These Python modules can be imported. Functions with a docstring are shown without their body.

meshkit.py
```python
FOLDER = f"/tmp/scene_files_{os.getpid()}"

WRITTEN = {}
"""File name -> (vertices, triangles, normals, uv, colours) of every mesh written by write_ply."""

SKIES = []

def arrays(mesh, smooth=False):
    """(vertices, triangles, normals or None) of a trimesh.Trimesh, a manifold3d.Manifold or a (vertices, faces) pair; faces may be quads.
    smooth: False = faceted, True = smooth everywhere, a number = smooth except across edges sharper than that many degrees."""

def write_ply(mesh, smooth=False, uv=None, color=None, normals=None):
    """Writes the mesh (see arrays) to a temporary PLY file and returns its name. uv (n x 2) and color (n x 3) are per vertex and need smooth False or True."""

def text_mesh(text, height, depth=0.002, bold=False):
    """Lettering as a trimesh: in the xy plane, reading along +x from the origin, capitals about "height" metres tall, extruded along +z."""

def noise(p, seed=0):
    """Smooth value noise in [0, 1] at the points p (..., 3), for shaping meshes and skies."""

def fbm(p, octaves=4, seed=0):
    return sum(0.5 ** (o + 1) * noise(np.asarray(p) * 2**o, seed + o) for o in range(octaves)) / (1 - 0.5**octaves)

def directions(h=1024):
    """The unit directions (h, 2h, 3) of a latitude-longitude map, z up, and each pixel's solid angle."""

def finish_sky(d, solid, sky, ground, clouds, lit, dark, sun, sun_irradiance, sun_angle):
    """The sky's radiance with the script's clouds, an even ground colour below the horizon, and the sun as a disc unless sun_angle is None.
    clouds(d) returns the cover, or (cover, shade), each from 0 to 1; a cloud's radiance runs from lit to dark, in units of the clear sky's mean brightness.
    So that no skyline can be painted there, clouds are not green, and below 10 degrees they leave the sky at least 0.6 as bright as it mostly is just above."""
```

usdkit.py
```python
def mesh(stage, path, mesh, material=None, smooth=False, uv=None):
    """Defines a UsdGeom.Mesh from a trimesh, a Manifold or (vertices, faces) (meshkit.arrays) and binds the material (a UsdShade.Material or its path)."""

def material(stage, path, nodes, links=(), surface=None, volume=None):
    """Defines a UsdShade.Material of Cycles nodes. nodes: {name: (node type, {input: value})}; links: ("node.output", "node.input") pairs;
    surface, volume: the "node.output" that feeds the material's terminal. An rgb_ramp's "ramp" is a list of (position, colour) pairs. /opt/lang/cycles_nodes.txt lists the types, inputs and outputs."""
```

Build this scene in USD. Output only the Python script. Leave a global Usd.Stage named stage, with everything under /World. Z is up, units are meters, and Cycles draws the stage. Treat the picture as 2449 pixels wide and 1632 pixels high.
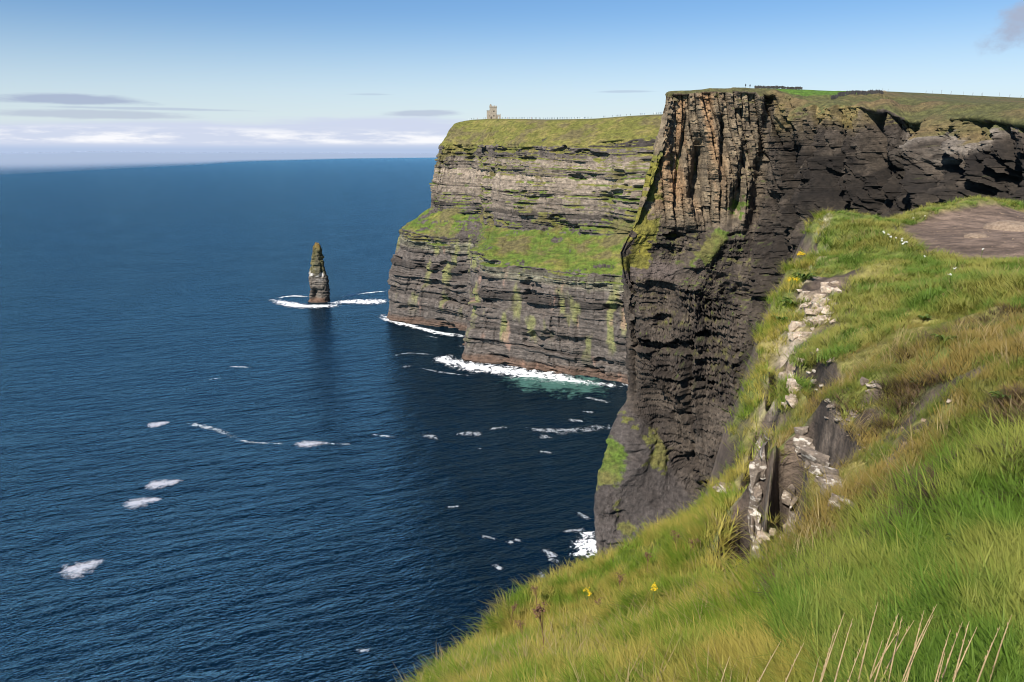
import math, random
import numpy as np, trimesh, manifold3d as m3
from scipy.interpolate import PchipInterpolator, RBFInterpolator
from scipy.ndimage import gaussian_filter, gaussian_filter1d
from pxr import Usd, UsdGeom, UsdLux, UsdShade, Gf, Sdf, Vt
import usdkit, meshkit

stage = Usd.Stage.CreateInMemory()
UsdGeom.SetStageUpAxis(stage, 'Z'); UsdGeom.SetStageMetersPerUnit(stage, 1.0)
UsdGeom.Xform.Define(stage, '/World')
rng = np.random.default_rng(7)
random.seed(7)

# ------------------------------------------------------------------ camera, sky, sun, exposure
EYE = 165.0                    # metres above the sea
FOC = 1905.0                   # focal length in photograph pixels (2449 wide)
PITCH = math.atan((816 - 369) / FOC)
cam = UsdGeom.Camera.Define(stage, '/World/camera')
cam.CreateHorizontalApertureAttr(36.0)
cam.CreateFocalLengthAttr(36.0 * FOC / 2449)
cam.CreateClippingRangeAttr(Gf.Vec2f(0.1, 200000.0))
cam.AddTranslateOp().Set(Gf.Vec3d(0, 0, EYE))
cam.AddRotateXOp().Set(90 - math.degrees(PITCH))
cam.CreateExposureAttr(1.0)
SUN_AZ, SUN_EL = math.radians(215), math.radians(42)
SUN = np.array([math.sin(SUN_AZ) * math.cos(SUN_EL), math.cos(SUN_AZ) * math.cos(SUN_EL), math.sin(SUN_EL)])
sun = UsdLux.DistantLight.Define(stage, '/World/sun')
sun.CreateIntensityAttr(1.25); sun.CreateAngleAttr(0.53); sun.CreateColorAttr(Gf.Vec3f(1.0, 0.945, 0.86))
sun.GetPrim().CreateAttribute('inputs:normalize', Sdf.ValueTypeNames.Bool).Set(True)
zax = SUN / np.linalg.norm(SUN); xax = np.cross([0, 0, 1.0], zax); xax /= np.linalg.norm(xax); yax = np.cross(zax, xax)
M4 = Gf.Matrix4d(*xax, 0, *yax, 0, *zax, 0, 0, 0, 400, 1)
sun.AddTransformOp().Set(M4)


def ray(u, v):
    a, b = (u - 1224.5) / FOC, -(v - 816) / FOC
    d = np.array([a, math.cos(PITCH) + b * math.sin(PITCH), -math.sin(PITCH) + b * math.cos(PITCH)])
    return d / d[1]
def at(u, v, Y):
    return ray(u, v) * Y + np.array([0, 0, EYE])
def sea_at(u, v, z=0.0):
    d = ray(u, v)
    return d * ((z - EYE) / d[2]) + np.array([0, 0, EYE])


class G:                       # a small builder of node graphs
    def __init__(s): s.n, s.l, s.k = {}, [], 0
    def add(s, kind, _out=None, **inp):
        s.k += 1; name = f'n{s.k}'
        const = {}
        for k, v in inp.items():
            if isinstance(v, str) and '.' in v: s.l.append((v, f'{name}.{k}'))
            else: const[k] = v
        s.n[name] = (kind, const)
        return name + '.' + _out if _out else name
    def m(s, t, a, b=0.0, c=0.0, clamp=False):
        return s.add('math', 'value', math_type=t, value1=a, value2=b, value3=c, use_clamp=clamp)
    def mix(s, f, a, b, t='mix'):
        return s.add('mix', 'color', mix_type=t, fac=f, color1=a, color2=b)
    def ss(s, x, a, b, lo=0.0, hi=1.0):
        return s.add('map_range', 'result', range_type='smoothstep', value=x, from_min=a, from_max=b, to_min=lo, to_max=hi, clamp=True)
    def noise(s, vec, scale, detail=3.0, rough=0.55, dist=0.0, out='fac'):
        return s.add('noise_texture', out, dimensions='3D', type='fBM', vector=vec, scale=scale, detail=detail, roughness=rough, lacunarity=2.0, distortion=dist)
    def map(s, vec, scale=(1, 1, 1), loc=(0, 0, 0), rot=(0, 0, 0)):
        return s.add('mapping', 'vector', mapping_type='point', vector=vec, scale=scale, location=loc, rotation=rot)
    def make(s, path, surface=None, volume=None):
        return usdkit.material(stage, path, s.n, s.l, surface, volume)


# sky: single scattering, with bands of low cloud far out over the sea
DOME = 0.05
g = G()
sk = g.add('sky_texture', 'color', sky_type='single_scattering', sun_disc=False, sun_elevation=SUN_EL, sun_rotation=SUN_AZ, altitude=160.0, air_density=1.0, aerosol_density=0.3, ozone_density=1.0)
sk = g.add('hsv', 'color', hue=0.5, saturation=1.36, value=1.0, fac=1.0, color=sk)
sk = g.mix(1.0, sk, (1.0, 1.01, 1.16), 'multiply')
di = g.add('geometry', 'position')
sx = g.add('separate_xyz', vector=di)
Edeg = g.m('multiply', g.m('arcsine', sx + '.z'), 57.2958)
Adeg = g.m('multiply', g.m('arctan2', sx + '.x', sx + '.y'), 57.2958)
sk = g.mix(g.ss(Edeg, 9.5, 0.0, 0.0, 0.75), sk, (7.0, 8.2, 9.3))
AE = g.add('combine_xyz', 'vector', x=Adeg, y=Edeg, z=0.0)
n1 = g.noise(g.map(AE, (0.10, 1.1, 1)), 1.0, 5, 0.58)
n2 = g.noise(g.map(AE, (0.22, 1.6, 1), (13, 5, 0)), 1.0, 6, 0.62)
n3 = g.noise(g.map(AE, (0.035, 0.05, 1), (3, 7, 0)), 1.0, 2)
# the bank: top edge wanders between about 1.7 and 3 degrees
top = g.m('add', g.m('multiply', g.m('subtract', n3, 0.5), 2.6), g.m('add', g.m('multiply', g.m('subtract', n1, 0.5), 1.5), 2.15))
bank = g.ss(g.m('subtract', top, Edeg), -0.12, 0.45)
tex = g.ss(n2, 0.42, 0.66)
low = g.ss(Edeg, 0.75, 0.25)
streak = g.m('multiply', g.m('multiply', g.ss(Edeg, 0.5, 0.85), g.ss(Edeg, 1.9, 1.25)), tex)
C_GREY, C_WHITE, C_LOW = (6.3, 6.9, 8.6), (9.8, 9.8, 10.2), (4.5, 5.6, 7.9)
bcol = g.mix(streak, C_GREY, C_WHITE)
bcol = g.mix(low, bcol, C_LOW)
col = g.mix(g.m('multiply', bank, 0.92), sk, bcol)
def lens(col, a, e, wa, we, tone, op):
    x = g.m('divide', g.m('subtract', Adeg, a), wa); y = g.m('divide', g.m('subtract', Edeg, e), we)
    y = g.m('add', y, g.m('multiply', g.m('absolute', g.m('multiply', x, x)), 0.25))
    r = g.m('sqrt', g.m('add', g.m('multiply', x, x), g.m('multiply', y, y)))
    r = g.m('add', r, g.m('multiply', g.m('subtract', n2, 0.5), 1.3))
    return g.mix(g.ss(r, 1.0, 0.45, 0.0, op), col, tone)
col = lens(col, -28.0, 3.22, 5.6, 0.40, (3.9, 4.6, 6.3), 0.85)
col = lens(col, -24.0, 2.80, 8.0, 0.12, (4.6, 5.3, 6.9), 0.6)
col = lens(col, -27.0, 2.42, 7.0, 0.35, (4.5, 5.0, 6.5), 0.6)
col = lens(col, -6.2, 2.75, 3.3, 0.27, (4.8, 5.4, 6.9), 0.75)
col = lens(col, -9.6, 3.95, 1.9, 0.09, (4.8, 5.8, 7.2), 0.55)
col = lens(col, 7.8, 4.15, 2.3, 0.10, (4.6, 5.6, 7.2), 0.6)
n4 = g.noise(g.map(AE, (0.35, 0.45, 1), (40, 2, 0)), 1.0, 6, 0.6)
def puff(col, a, e, ra, re, op):
    x = g.m('divide', g.m('subtract', Adeg, a), ra); y = g.m('divide', g.m('subtract', Edeg, e), re)
    r = g.m('sqrt', g.m('add', g.m('multiply', x, x), g.m('multiply', y, y)))
    r = g.m('add', r, g.m('multiply', g.m('subtract', n4, 0.5), 2.6))
    return g.mix(g.ss(r, 1.1, 0.3, 0.0, op), col, (4.0, 4.6, 6.0))
col = puff(col, 32.6, 7.3, 3.4, 1.7, 0.95)
col = puff(col, 46.0, 8.5, 9.0, 2.5, 0.6)
bg = g.add('background_shader', 'background', color=col, strength=DOME)
sky_mat = g.make('/World/Looks/sky_air', bg)
dome = UsdLux.DomeLight.Define(stage, '/World/sky')
UsdShade.MaterialBindingAPI.Apply(dome.GetPrim()).Bind(sky_mat)

# ------------------------------------------------------------------ helpers for naming
used = {}
def path_for(parent, name):
    p = f'{parent}/{name}'
    k = used.get(p, -1) + 1; used[p] = k
    return p if k == 0 else f'{p}_{k:03d}'
def tag(prim, label=None, cat=None, group=None, kind=None):
    for k, v in (('label', label), ('category', cat), ('group', group), ('kind', kind)):
        if v: prim.SetCustomDataByKey(k, v)
    return prim
tag(dome.GetPrim(), 'pale blue sky with low bands of lavender cloud above the sea horizon', None, None, 'structure')
def put(name, mesh, mat, parent='/World', smooth=False, colors=None, **kw):
    m = usdkit.mesh(stage, path_for(parent, name), mesh, mat, smooth)
    if colors is not None:
        UsdGeom.PrimvarsAPI(m).CreatePrimvar('tint', Sdf.ValueTypeNames.Color3fArray, 'vertex').Set(Vt.Vec3fArray.FromNumpy(colors.astype(np.float32)))
    tag(m.GetPrim(), **kw)
    return m
def thing(name, loc=(0, 0, 0), rz=0.0, sc=None, **kw):
    x = UsdGeom.Xform.Define(stage, path_for('/World', name))
    x.AddTranslateOp().Set(Gf.Vec3d(*map(float, loc))); x.AddRotateZOp().Set(float(rz))
    if sc is not None: x.AddScaleOp().Set(Gf.Vec3f(*([float(sc)] * 3)) if np.ndim(sc) == 0 else Gf.Vec3f(*map(float, sc)))
    tag(x.GetPrim(), **kw)
    return str(x.GetPath())
def copy_of(src, name, loc, rz=0.0, sc=None, **kw):
    p = thing(name, loc, rz, sc, **kw)
    prim = stage.GetPrimAtPath(p)
    prim.GetReferences().AddInternalReference(src); prim.SetInstanceable(True)
    return p

def grid_faces(nr, nc):
    i, j = np.meshgrid(np.arange(nr - 1), np.arange(nc - 1), indexing='ij')
    a = i * nc + j
    return np.stack([a, a + 1, a + nc + 1, a + nc], -1).reshape(-1, 4)
def fbm(p, o=4, seed=0): return meshkit.fbm(p, o, seed) * 2 - 1
def h2(i, j, seed=0):
    x = (np.asarray(i, np.int64) * 374761393 + np.asarray(j, np.int64) * 668265263 + seed * 974711) & 0x7fffffff
    x = ((x ^ (x >> 13)) * 1274126177) & 0x7fffffff
    return ((x ^ (x >> 16)) & 0xffff) / 65535.0
def sstep(x, a, b):
    t = np.clip((x - a) / (b - a), 0, 1); return t * t * (3 - 2 * t)
def lerp(a, b, t): return a * (1 - t) + b * t
def col3(c): return np.array(c, float)

# ------------------------------------------------------------------ materials
def tinted(path, rough=0.92, s1=0.6, s2=3.0, bump=0.6, dist=0.25, spec=0.25, lo=0.55, hi=1.5, stretch=(1, 1, 1)):
    """Takes the stone's or turf's own colour from the mesh, breaks it up with grain, and roughens the surface."""
    g = G()
    a = g.add('attribute', 'color', attribute='tint')
    p = g.add('geometry', 'position')
    q = g.map(p, stretch)
    na = g.noise(q, s1, 6, 0.65); nb = g.noise(q, s2, 5, 0.7)
    f = g.m('multiply', g.ss(na, 0.25, 0.75, lo, hi), g.ss(nb, 0.25, 0.75, 0.7, 1.3))
    c = g.mix(1.0, a, g.add('combine_xyz', 'vector', x=f, y=f, z=f), 'multiply')
    hgt = g.m('add', g.m('multiply', na, 1.0), g.m('multiply', nb, 0.45))
    b = g.add('bump', 'normal', height=hgt, strength=bump, distance=dist)
    s = g.add('principled_bsdf', 'BSDF', base_color=c, roughness=rough, specular_ior_level=spec, normal=b)
    return g.make(path, s)
def plain(path, c, rough=0.8, var=0.25, scale=4.0, spec=0.3, trans=None):
    g = G()
    p = g.add('geometry', 'position')
    n = g.noise(p, scale, 4)
    f = g.ss(n, 0.25, 0.75, 1 - var, 1 + var)
    c2 = g.mix(1.0, c, g.add('combine_xyz', 'vector', x=f, y=f, z=f), 'multiply')
    s = g.add('principled_bsdf', 'BSDF', base_color=c2, roughness=rough, specular_ior_level=spec)
    if trans:
        t = g.add('translucent_bsdf', 'BSDF', color=trans)
        s = g.add('mix_closure', 'closure', fac=0.35, closure1=s, closure2=t)
    return g.make(path, s)
MAT_FAR = tinted('/World/Looks/far_rock', lo=0.42, hi=1.2, s1=0.25, s2=1.1, bump=0.7, dist=0.9, stretch=(1, 1, 1.8))
MAT_HEAD = tinted('/World/Looks/headland_rock', lo=0.36, hi=1.1, s1=0.5, s2=2.2, bump=0.8, dist=0.6, stretch=(1, 1, 1.2))
MAT_NEAR = tinted('/World/Looks/near_ground', s1=2.2, s2=14.0, bump=1.0, dist=0.12, lo=0.42, hi=1.35)

# ------------------------------------------------------------------ sea
g = G()
p = g.add('geometry', 'position')
pw = g.map(p, (1, 1.0, 1), rot=(0, 0, -0.42))
w1 = g.noise(g.map(pw, (0.5, 1.3, 1)), 0.045, 3, 0.5)          # long swell
w2 = g.noise(g.map(pw, (0.55, 1.25, 1)), 0.16, 4, 0.6, 0.4)     # wind waves of some metres
w3 = g.noise(g.map(pw, (0.7, 1.1, 1)), 0.7, 3, 0.6, 0.3)        # ripples
w1b = g.noise(g.map(pw, (0.5, 1.35, 1), (50, 20, 0)), 0.085, 4, 0.6, 0.3)
hh = g.m('add', g.m('add', g.m('multiply', w1, 3.4), g.m('multiply', w1b, g.ss(g.noise(p, 0.012, 3), 0.35, 0.65, 0.8, 3.6))), g.m('add', g.m('multiply', w2, 2.6), g.m('multiply', w3, 0.95)))
bn = g.add('bump', 'normal', height=hh, strength=1.0, distance=1.0)
blot = g.noise(p, 0.004, 4, 0.55)
wc = g.mix(g.ss(blot, 0.35, 0.68), (0.0004, 0.0034, 0.0085), (0.0008, 0.0065, 0.0160))
wd = g.add('diffuse_bsdf', 'BSDF', color=wc, normal=bn)
wg = g.add('glossy_bsdf', 'BSDF', color=(0.36, 0.74, 1.0), roughness=0.12, normal=bn, distribution='ggx')
ws = g.add('mix_closure', 'closure', fac=g.add('fresnel', 'fac', IOR=1.38, normal=bn), closure1=wd, closure2=wg)
MAT_SEA = g.make('/World/Looks/sea_water', ws)
def disc(r0, r1, nr, na):
    r = np.geomspace(r0, r1, nr)
    a = np.linspace(0, 2 * math.pi, na, endpoint=False)
    v = [[0, 0, 0]] + [[x * math.sin(t), x * math.cos(t), 0] for x in r for t in a]
    f = [[0, 1 + (k + 1) % na, 1 + k] for k in range(na)]
    for i in range(nr - 1):
        for k in range(na):
            A, B = 1 + i * na + k, 1 + i * na + (k + 1) % na
            f += [[A, B, B + na], [A, B + na, A + na]]
    v, f = np.array(v, float), np.array(f)
    n = np.cross(v[f[:, 1]] - v[f[:, 0]], v[f[:, 2]] - v[f[:, 0]])[:, 2]
    f[n < 0] = f[n < 0][:, ::-1]
    return v, f
put('sea', disc(60, 60000, 24, 96), MAT_SEA, kind='structure', label='deep blue Atlantic sea with small wind waves reaching the horizon')

# ------------------------------------------------------------------ cliffs: a net of points in the world, lofted and weathered
def loft(net, rows_per, ncol, weights=None):
    """net[level][station] -> points (rows, ncol, 3), the level coordinate of each row and the arc length of each column."""
    net = np.asarray(net, float)
    L, S = net.shape[:2]
    mid = net[min(2, L - 1)]
    seg = np.linalg.norm(np.diff(mid[:, :2], axis=0), axis=1)
    if weights is not None: seg_w = seg * np.asarray(weights)
    else: seg_w = seg
    t = np.r_[0, np.cumsum(np.maximum(seg_w, 3.0))]
    tc = np.linspace(0, t[-1], ncol)
    arc = np.interp(tc, t, np.r_[0, np.cumsum(seg)])
    lv = np.stack([np.stack([PchipInterpolator(t, net[l, :, k])(tc) for k in range(3)], -1) for l in range(L)])
    rows, lev = [], []
    for l in range(L - 1):
        n = rows_per[l]
        for k in range(n):
            f = k / n
            rows.append(lv[l] * (1 - f) + lv[l + 1] * f); lev.append(l + f)
    rows.append(lv[-1]); lev.append(L - 1.0)
    return np.array(rows), np.array(lev), arc
def grid_normals(P):
    a = np.gradient(P, axis=1); b = np.gradient(P, axis=0)
    n = np.cross(a, b); n /= np.linalg.norm(n, axis=-1, keepdims=True) + 1e-9
    return n
def layers(z, lo, hi, seed, zmin=-10, zmax=260):
    r = np.random.default_rng(seed)
    b = [zmin]
    while b[-1] < zmax: b.append(b[-1] + lo + (hi - lo) * r.random() ** 2.0)
    b = np.array(b)
    i = np.clip(np.searchsorted(b, z) - 1, 0, len(b) - 2)
    return i, (z - b[i]) / (b[i + 1] - b[i]), r.random(len(b) + 1)

# ---- the far cliff: seven levels from the sea to the plateau, eleven stations along the coast
def S(u, v): return sea_at(u, v)
T1 = [S(927, 757), at(930, 655, 813), at(960, 545, 815), at(1031, 497, 824), at(1040, 420, 828), at(1052, 350, 833), at(1086, 296, 846), at(1105, 290, 905)]
T0 = [q + np.array([40, 130, 0]) + np.array([(7 - i) * 1.5, 0, 0]) for i, q in enumerate(T1)]
T0b = [q + np.array([160, 260, 0]) for q in T1]
T2 = [S(1040, 780), at(1045, 680, 766), at(1048, 568, 770), at(1055, 507, 802), at(1072, 430, 808), at(1085, 345, 814), at(1120, 288, 845), at(1150, 285, 905)]
T3 = [S(1128, 797), at(1130, 690, 735), at(1132, 572, 740), at(1140, 515, 772), at(1142, 430, 780), at(1147, 345, 788), at(1165, 285.5, 835), at(1180, 284, 900)]
T4 = [S(1107, 862), at(1142, 740, 640), at(1165, 602, 650), at(1180, 545, 722), at(1185, 430, 738), at(1190, 345, 748), at(1200, 285.5, 805), at(1205, 284, 880)]
T5 = [S(1200, 872), at(1202, 750, 622), at(1212, 630, 627), at(1228, 550, 696), at(1235, 430, 707), at(1237, 345, 716), at(1245, 286, 775), at(1262, 284.5, 865)]
T6 = [S(1300, 890), at(1300, 760, 600), at(1302, 640, 604), at(1310, 555, 668), at(1310, 430, 679), at(1312, 345, 688), at(1318, 287, 740), at(1330, 285, 850)]
T7 = [S(1400, 903), at(1400, 780, 584), at(1402, 650, 588), at(1400, 560, 645), at(1400, 430, 656), at(1402, 342, 666), at(1404, 286, 712), at(1404, 284, 840)]
T8 = [S(1495, 918), at(1500, 790, 567), at(1502, 660, 572), at(1500, 562, 612), at(1490, 430, 625), at(1500, 330, 640), at(1510, 279, 682), at(1512, 276.5, 820)]
T9 = [S(1640, 930), at(1640, 800, 556), at(1645, 665, 560), at(1640, 562, 592), at(1630, 430, 605), at(1630, 330, 620), at(1630, 273, 660), at(1630, 271, 800)]
T10 = [np.array([150, 505, 0.]), np.array([150, 505, 35.]), np.array([150, 507, 75.]), np.array([152, 520, 102.]), np.array([152, 525, 140.]), np.array([154, 535, 170.]), np.array([160, 560, 192.]), np.array([200, 720, 196.])]
net = np.array([T0b, T0, T1, T2, T3, T4, T5, T6, T7, T8, T9, T10]).transpose(1, 0, 2)
for i, dz in ((0, -6.0),):
    net[0, :, 2] = dz
last = net[-1] + np.array([60, 260, 1.0]); net = np.concatenate([net, last[None]])
P, lev, arc = loft(net, [96, 96, 44, 84, 88, 66, 14, 4], 720, [.12, .25, 1, 1, .9, 1, 1, 1, 1, .5, .25])
P = gaussian_filter(P, (2.2, 1.2, 0), mode='nearest')
NR, NC = P.shape[:2]
N0 = grid_normals(gaussian_filter(P, (3, 3, 0), mode='nearest'))
steep = sstep(N0[..., 2], 0.75, 0.35)
Z = P[..., 2]; Sx = np.broadcast_to(arc[None], Z.shape)
LV = np.broadcast_to(lev[:, None], Z.shape)
warp = 5.0 * fbm(np.stack([Sx / 70, Z / 60, Z * 0], -1), 3, 3) + 0.012 * Sx
zz = Z + warp
i1, f1, r1 = layers(zz, 1.2, 9.0, 21)
i2, f2, r2 = layers(zz + 0.3 * fbm(np.stack([Sx / 9, Z / 9, Z * 0], -1), 2, 8), 0.7, 1.7, 22)
lat = fbm(np.stack([Sx / 22, i1 * 1.7, Z * 0], -1), 2, 31)            # each bed comes and goes along the face
bw = 5 + 14 * r1[np.clip(i1 * 3 % len(r1), 0, len(r1) - 1)]
cell = np.floor(Sx / bw + r1[i1] * 9 + 0.25 * fbm(np.stack([Sx / 6, Z / 10, Z * 0], -1), 2, 5))
blk = h2(i1, cell, 5)
d = (r1[i1] - 0.5) * 1.7 + lat * 2.6 + (blk - 0.5) * 2.0
d += (r2[i2] - 0.5) * 0.75 + (h2(i2, np.floor(Sx / 3.1 + r2[i2] * 7), 9) - 0.5) * 0.5
d -= 0.9 * np.clip((np.abs(2 * f1 - 1)) ** 10, 0, 1)
big = fbm(np.stack([Sx / 48, Z / 75, Z * 0 + 4], -1), 3, 12)
d += big * 6.0
vert = fbm(np.stack([Sx / 11, Z / 70, Z * 0 + 2], -1), 3, 14)
d += vert * 4.0
# vertical joints
jw = Sx / 7.0 + 0.5 * fbm(np.stack([Sx / 20, Z / 25, Z * 0], -1), 3, 17)
jf = np.abs(jw - np.floor(jw) - 0.5) * 2
joint = sstep(jf, 0.86, 0.985) * (h2(np.floor(jw), np.floor(zz / 22), 3) > 0.45)
d -= joint * 1.6
# two big undercut roofs below the shelf edges and in the upper wall
lowwall = sstep(LV, 1.9, 1.6) * sstep(LV, 0.4, 0.9)
g1 = fbm(np.stack([P[..., 0] / 30, P[..., 1] / 30, Z / 22], -1), 4, 40)
g2 = fbm(np.stack([P[..., 0] / 9, P[..., 1] / 9, Z / 7], -1), 3, 41)
grassy0 = 1 - steep
shelfedge = sstep(np.abs(LV - 1.86), 0.12, 0.02)
d += shelfedge * 1.2
gate = 0.45 + 1.1 * sstep(fbm(np.stack([Sx / 26, Z / 20, Z * 0 + 6], -1), 3, 19), -0.35, 0.4)
d = d * gate + (big * 6 + vert * 4) * (1 - gate) - 5.0 * sstep(fbm(np.stack([Sx / 20, Z / 7, Z * 0 + 8], -1), 4, 20), 0.30, 0.52)
d *= steep * sstep(LV, 0.0, 0.12) * 0.8 + 0.2
d += (g1 * 1.6 + g2 * 0.9) * grassy0
horiz = N0.copy(); horiz[..., 2] *= grassy0; horiz /= np.linalg.norm(horiz, axis=-1, keepdims=True) + 1e-9
edge_lock = sstep(LV, 6.02, 5.6)[..., None]
PF = P + horiz * d[..., None] * edge_lock
N1 = grid_normals(gaussian_filter(PF, (0.7, 0.7, 0), mode='nearest'))
# colours that belong to the stone and the turf
tone = 0.55 + 0.75 * r1[np.clip(i1 + 7, 0, len(r1) - 1)]
upper = sstep(LV, 2.9, 3.3); pale = sstep(LV, 3.2, 3.5) * sstep(LV, 4.75, 4.4)
rock = lerp(col3([0.085, 0.070, 0.060]), col3([0.235, 0.185, 0.138]), (pale * (0.25 + 0.65 * r1[np.clip(i1 + 3, 0, len(r1) - 1)]))[..., None])
cap = sstep(np.abs(LV - 1.80), 0.16, 0.05)                                   # pale capping beds below the shelf
rock = lerp(rock, col3([0.20, 0.185, 0.13]), (cap * (0.5 + 0.5 * h2(i2, np.floor(Sx / 3.1), 2)))[..., None])
rock = rock * 0.82 * tone[..., None] * (0.75 + 0.5 * h2(i2, np.floor(Sx / 4), 77))[..., None]
lich = sstep(fbm(np.stack([Sx / 10, Z / 26, Z * 0 + 9], -1), 4, 55), 0.10, 0.42) * sstep(LV, 0.25, 0.8) * sstep(LV, 2.2, 1.7)
rock = lerp(rock, col3([0.17, 0.17, 0.06]), (lich * 0.75)[..., None])
redd = sstep(fbm(np.stack([Sx / 7, Z / 22, Z * 0 + 3], -1), 3, 58), 0.42, 0.6) * sstep(LV, 2, 1.6)
rock = lerp(rock, col3([0.26, 0.16, 0.12]), (redd * 0.6)[..., None])
tide = sstep(Z + 2.5 * g2, 8, 4) * 0.55
rock = lerp(rock, col3([0.105, 0.058, 0.036]), tide[..., None])
gA = lerp(col3([0.070, 0.105, 0.014]), col3([0.135, 0.125, 0.028]), sstep(g2 + g1 * .6, -0.3, 0.5)[..., None])
gTop = lerp(col3([0.105, 0.105, 0.022]), col3([0.165, 0.140, 0.040]), sstep(g2, -0.3, 0.5)[..., None])
isTop = sstep(LV, 4.2, 4.8)
grasscol = lerp(gA, gTop, isTop[..., None])
veg = sstep(N1[..., 2] + 0.30 * g2 + 0.28 * g1, 0.50, 0.64) * sstep(Z, 22, 45)
ledge_veg = sstep(g1 * 0.9 + g2 * 0.45 + 0.35 * (N1[..., 2]) + 0.22 * sstep(P[..., 0], 0, 40) * sstep(LV, 4.2, 3.6), 0.30, 0.48) * sstep(LV, 2.6, 3.1) * (1 - 0.45 * pale)
topveg = sstep(LV + 0.9 * g1 + 0.35 * g2, 4.75, 5.0)
gn_ = fbm(np.stack([P[..., 0] / 2.2, P[..., 1] / 2.2, Z / 2.2], -1), 3, 44)
grasscol = lerp(grasscol, col3([0.085, 0.070, 0.035]), (0.75 * sstep(g1 + 0.6 * g2 + 0.3 * gn_, 0.05, 0.45))[..., None])
gap = np.exp(-((P[..., 0] + 40) / 15) ** 4) * sstep(LV, 2.95, 2.6)
veg = veg * (1 - gap * sstep(g2 + gn_, -0.6, 0.1)) * sstep(g1 + 0.7 * g2 + 0.4 * gn_, -0.62, -0.35)
grassm = np.clip(np.maximum(np.maximum(veg * sstep(LV, 1.7, 1.9), ledge_veg * 0.9), topveg), 0, 1)
grassm = sstep(grassm + 0.35 * gn_, 0.34, 0.66)
tint = lerp(rock, grasscol, grassm[..., None])
FAR = PF
put('far_cliff', (PF.reshape(-1, 3), grid_faces(NR, NC)), MAT_FAR, smooth=True, colors=tint.reshape(-1, 3), kind='structure',
    label='tall layered far cliff with green shelves and a grassy plateau above the sea')

# ---- the headland: nearer, darker, with leaning columns, a ledge and a grey apron running down to the sea
H1 = [S(1424, 1378), at(1436, 1100, 320), at(1499, 958, 338), at(1494, 690, 344), at(1482, 603, 338), at(1520, 530, 348), at(1567, 354, 354), at(1590, 226, 360), at(1600, 218, 376)]
H0 = [np.array([152, 404, z]) for z in (0, 20, 55, 90, 103, 120, 155, 188, 190)]
H2 = [S(1470, 1392), at(1540, 1190, 308), at(1575, 1030, 329), at(1560, 672, 340), at(1570, 622, 344), at(1592, 535, 350), at(1622, 354, 355), at(1640, 219, 358), at(1640, 215, 376)]
H3 = [S(1600, 1420), at(1630, 1270, 296), at(1645, 1165, 314), at(1640, 690, 336), at(1670, 640, 344), at(1690, 540, 350), at(1710, 370, 353), at(1715, 215, 356), at(1720, 211.5, 376)]
H4 = [S(1760, 1450), at(1780, 1330, 281), at(1785, 1250, 294), at(1780, 760, 325), at(1790, 650, 337), at(1800, 540, 346), at(1832, 370, 352), at(1842, 220, 354), at(1842, 211, 378)]
H5 = [S(1900, 1470), at(1900, 1120, 268), at(1900, 970, 285), at(1900, 760, 305), at(1900, 650, 316), at(1910, 540, 325), at(1935, 390, 333), at(1945, 246, 338), at(1950, 216, 378)]
H6 = [S(2030, 1490), at(2030, 1130, 238), at(2030, 970, 250), at(2030, 760, 266), at(2030, 650, 281), at(2040, 530, 296), at(2062, 390, 306), at(2092, 246, 312), at(2092, 217, 385)]
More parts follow.
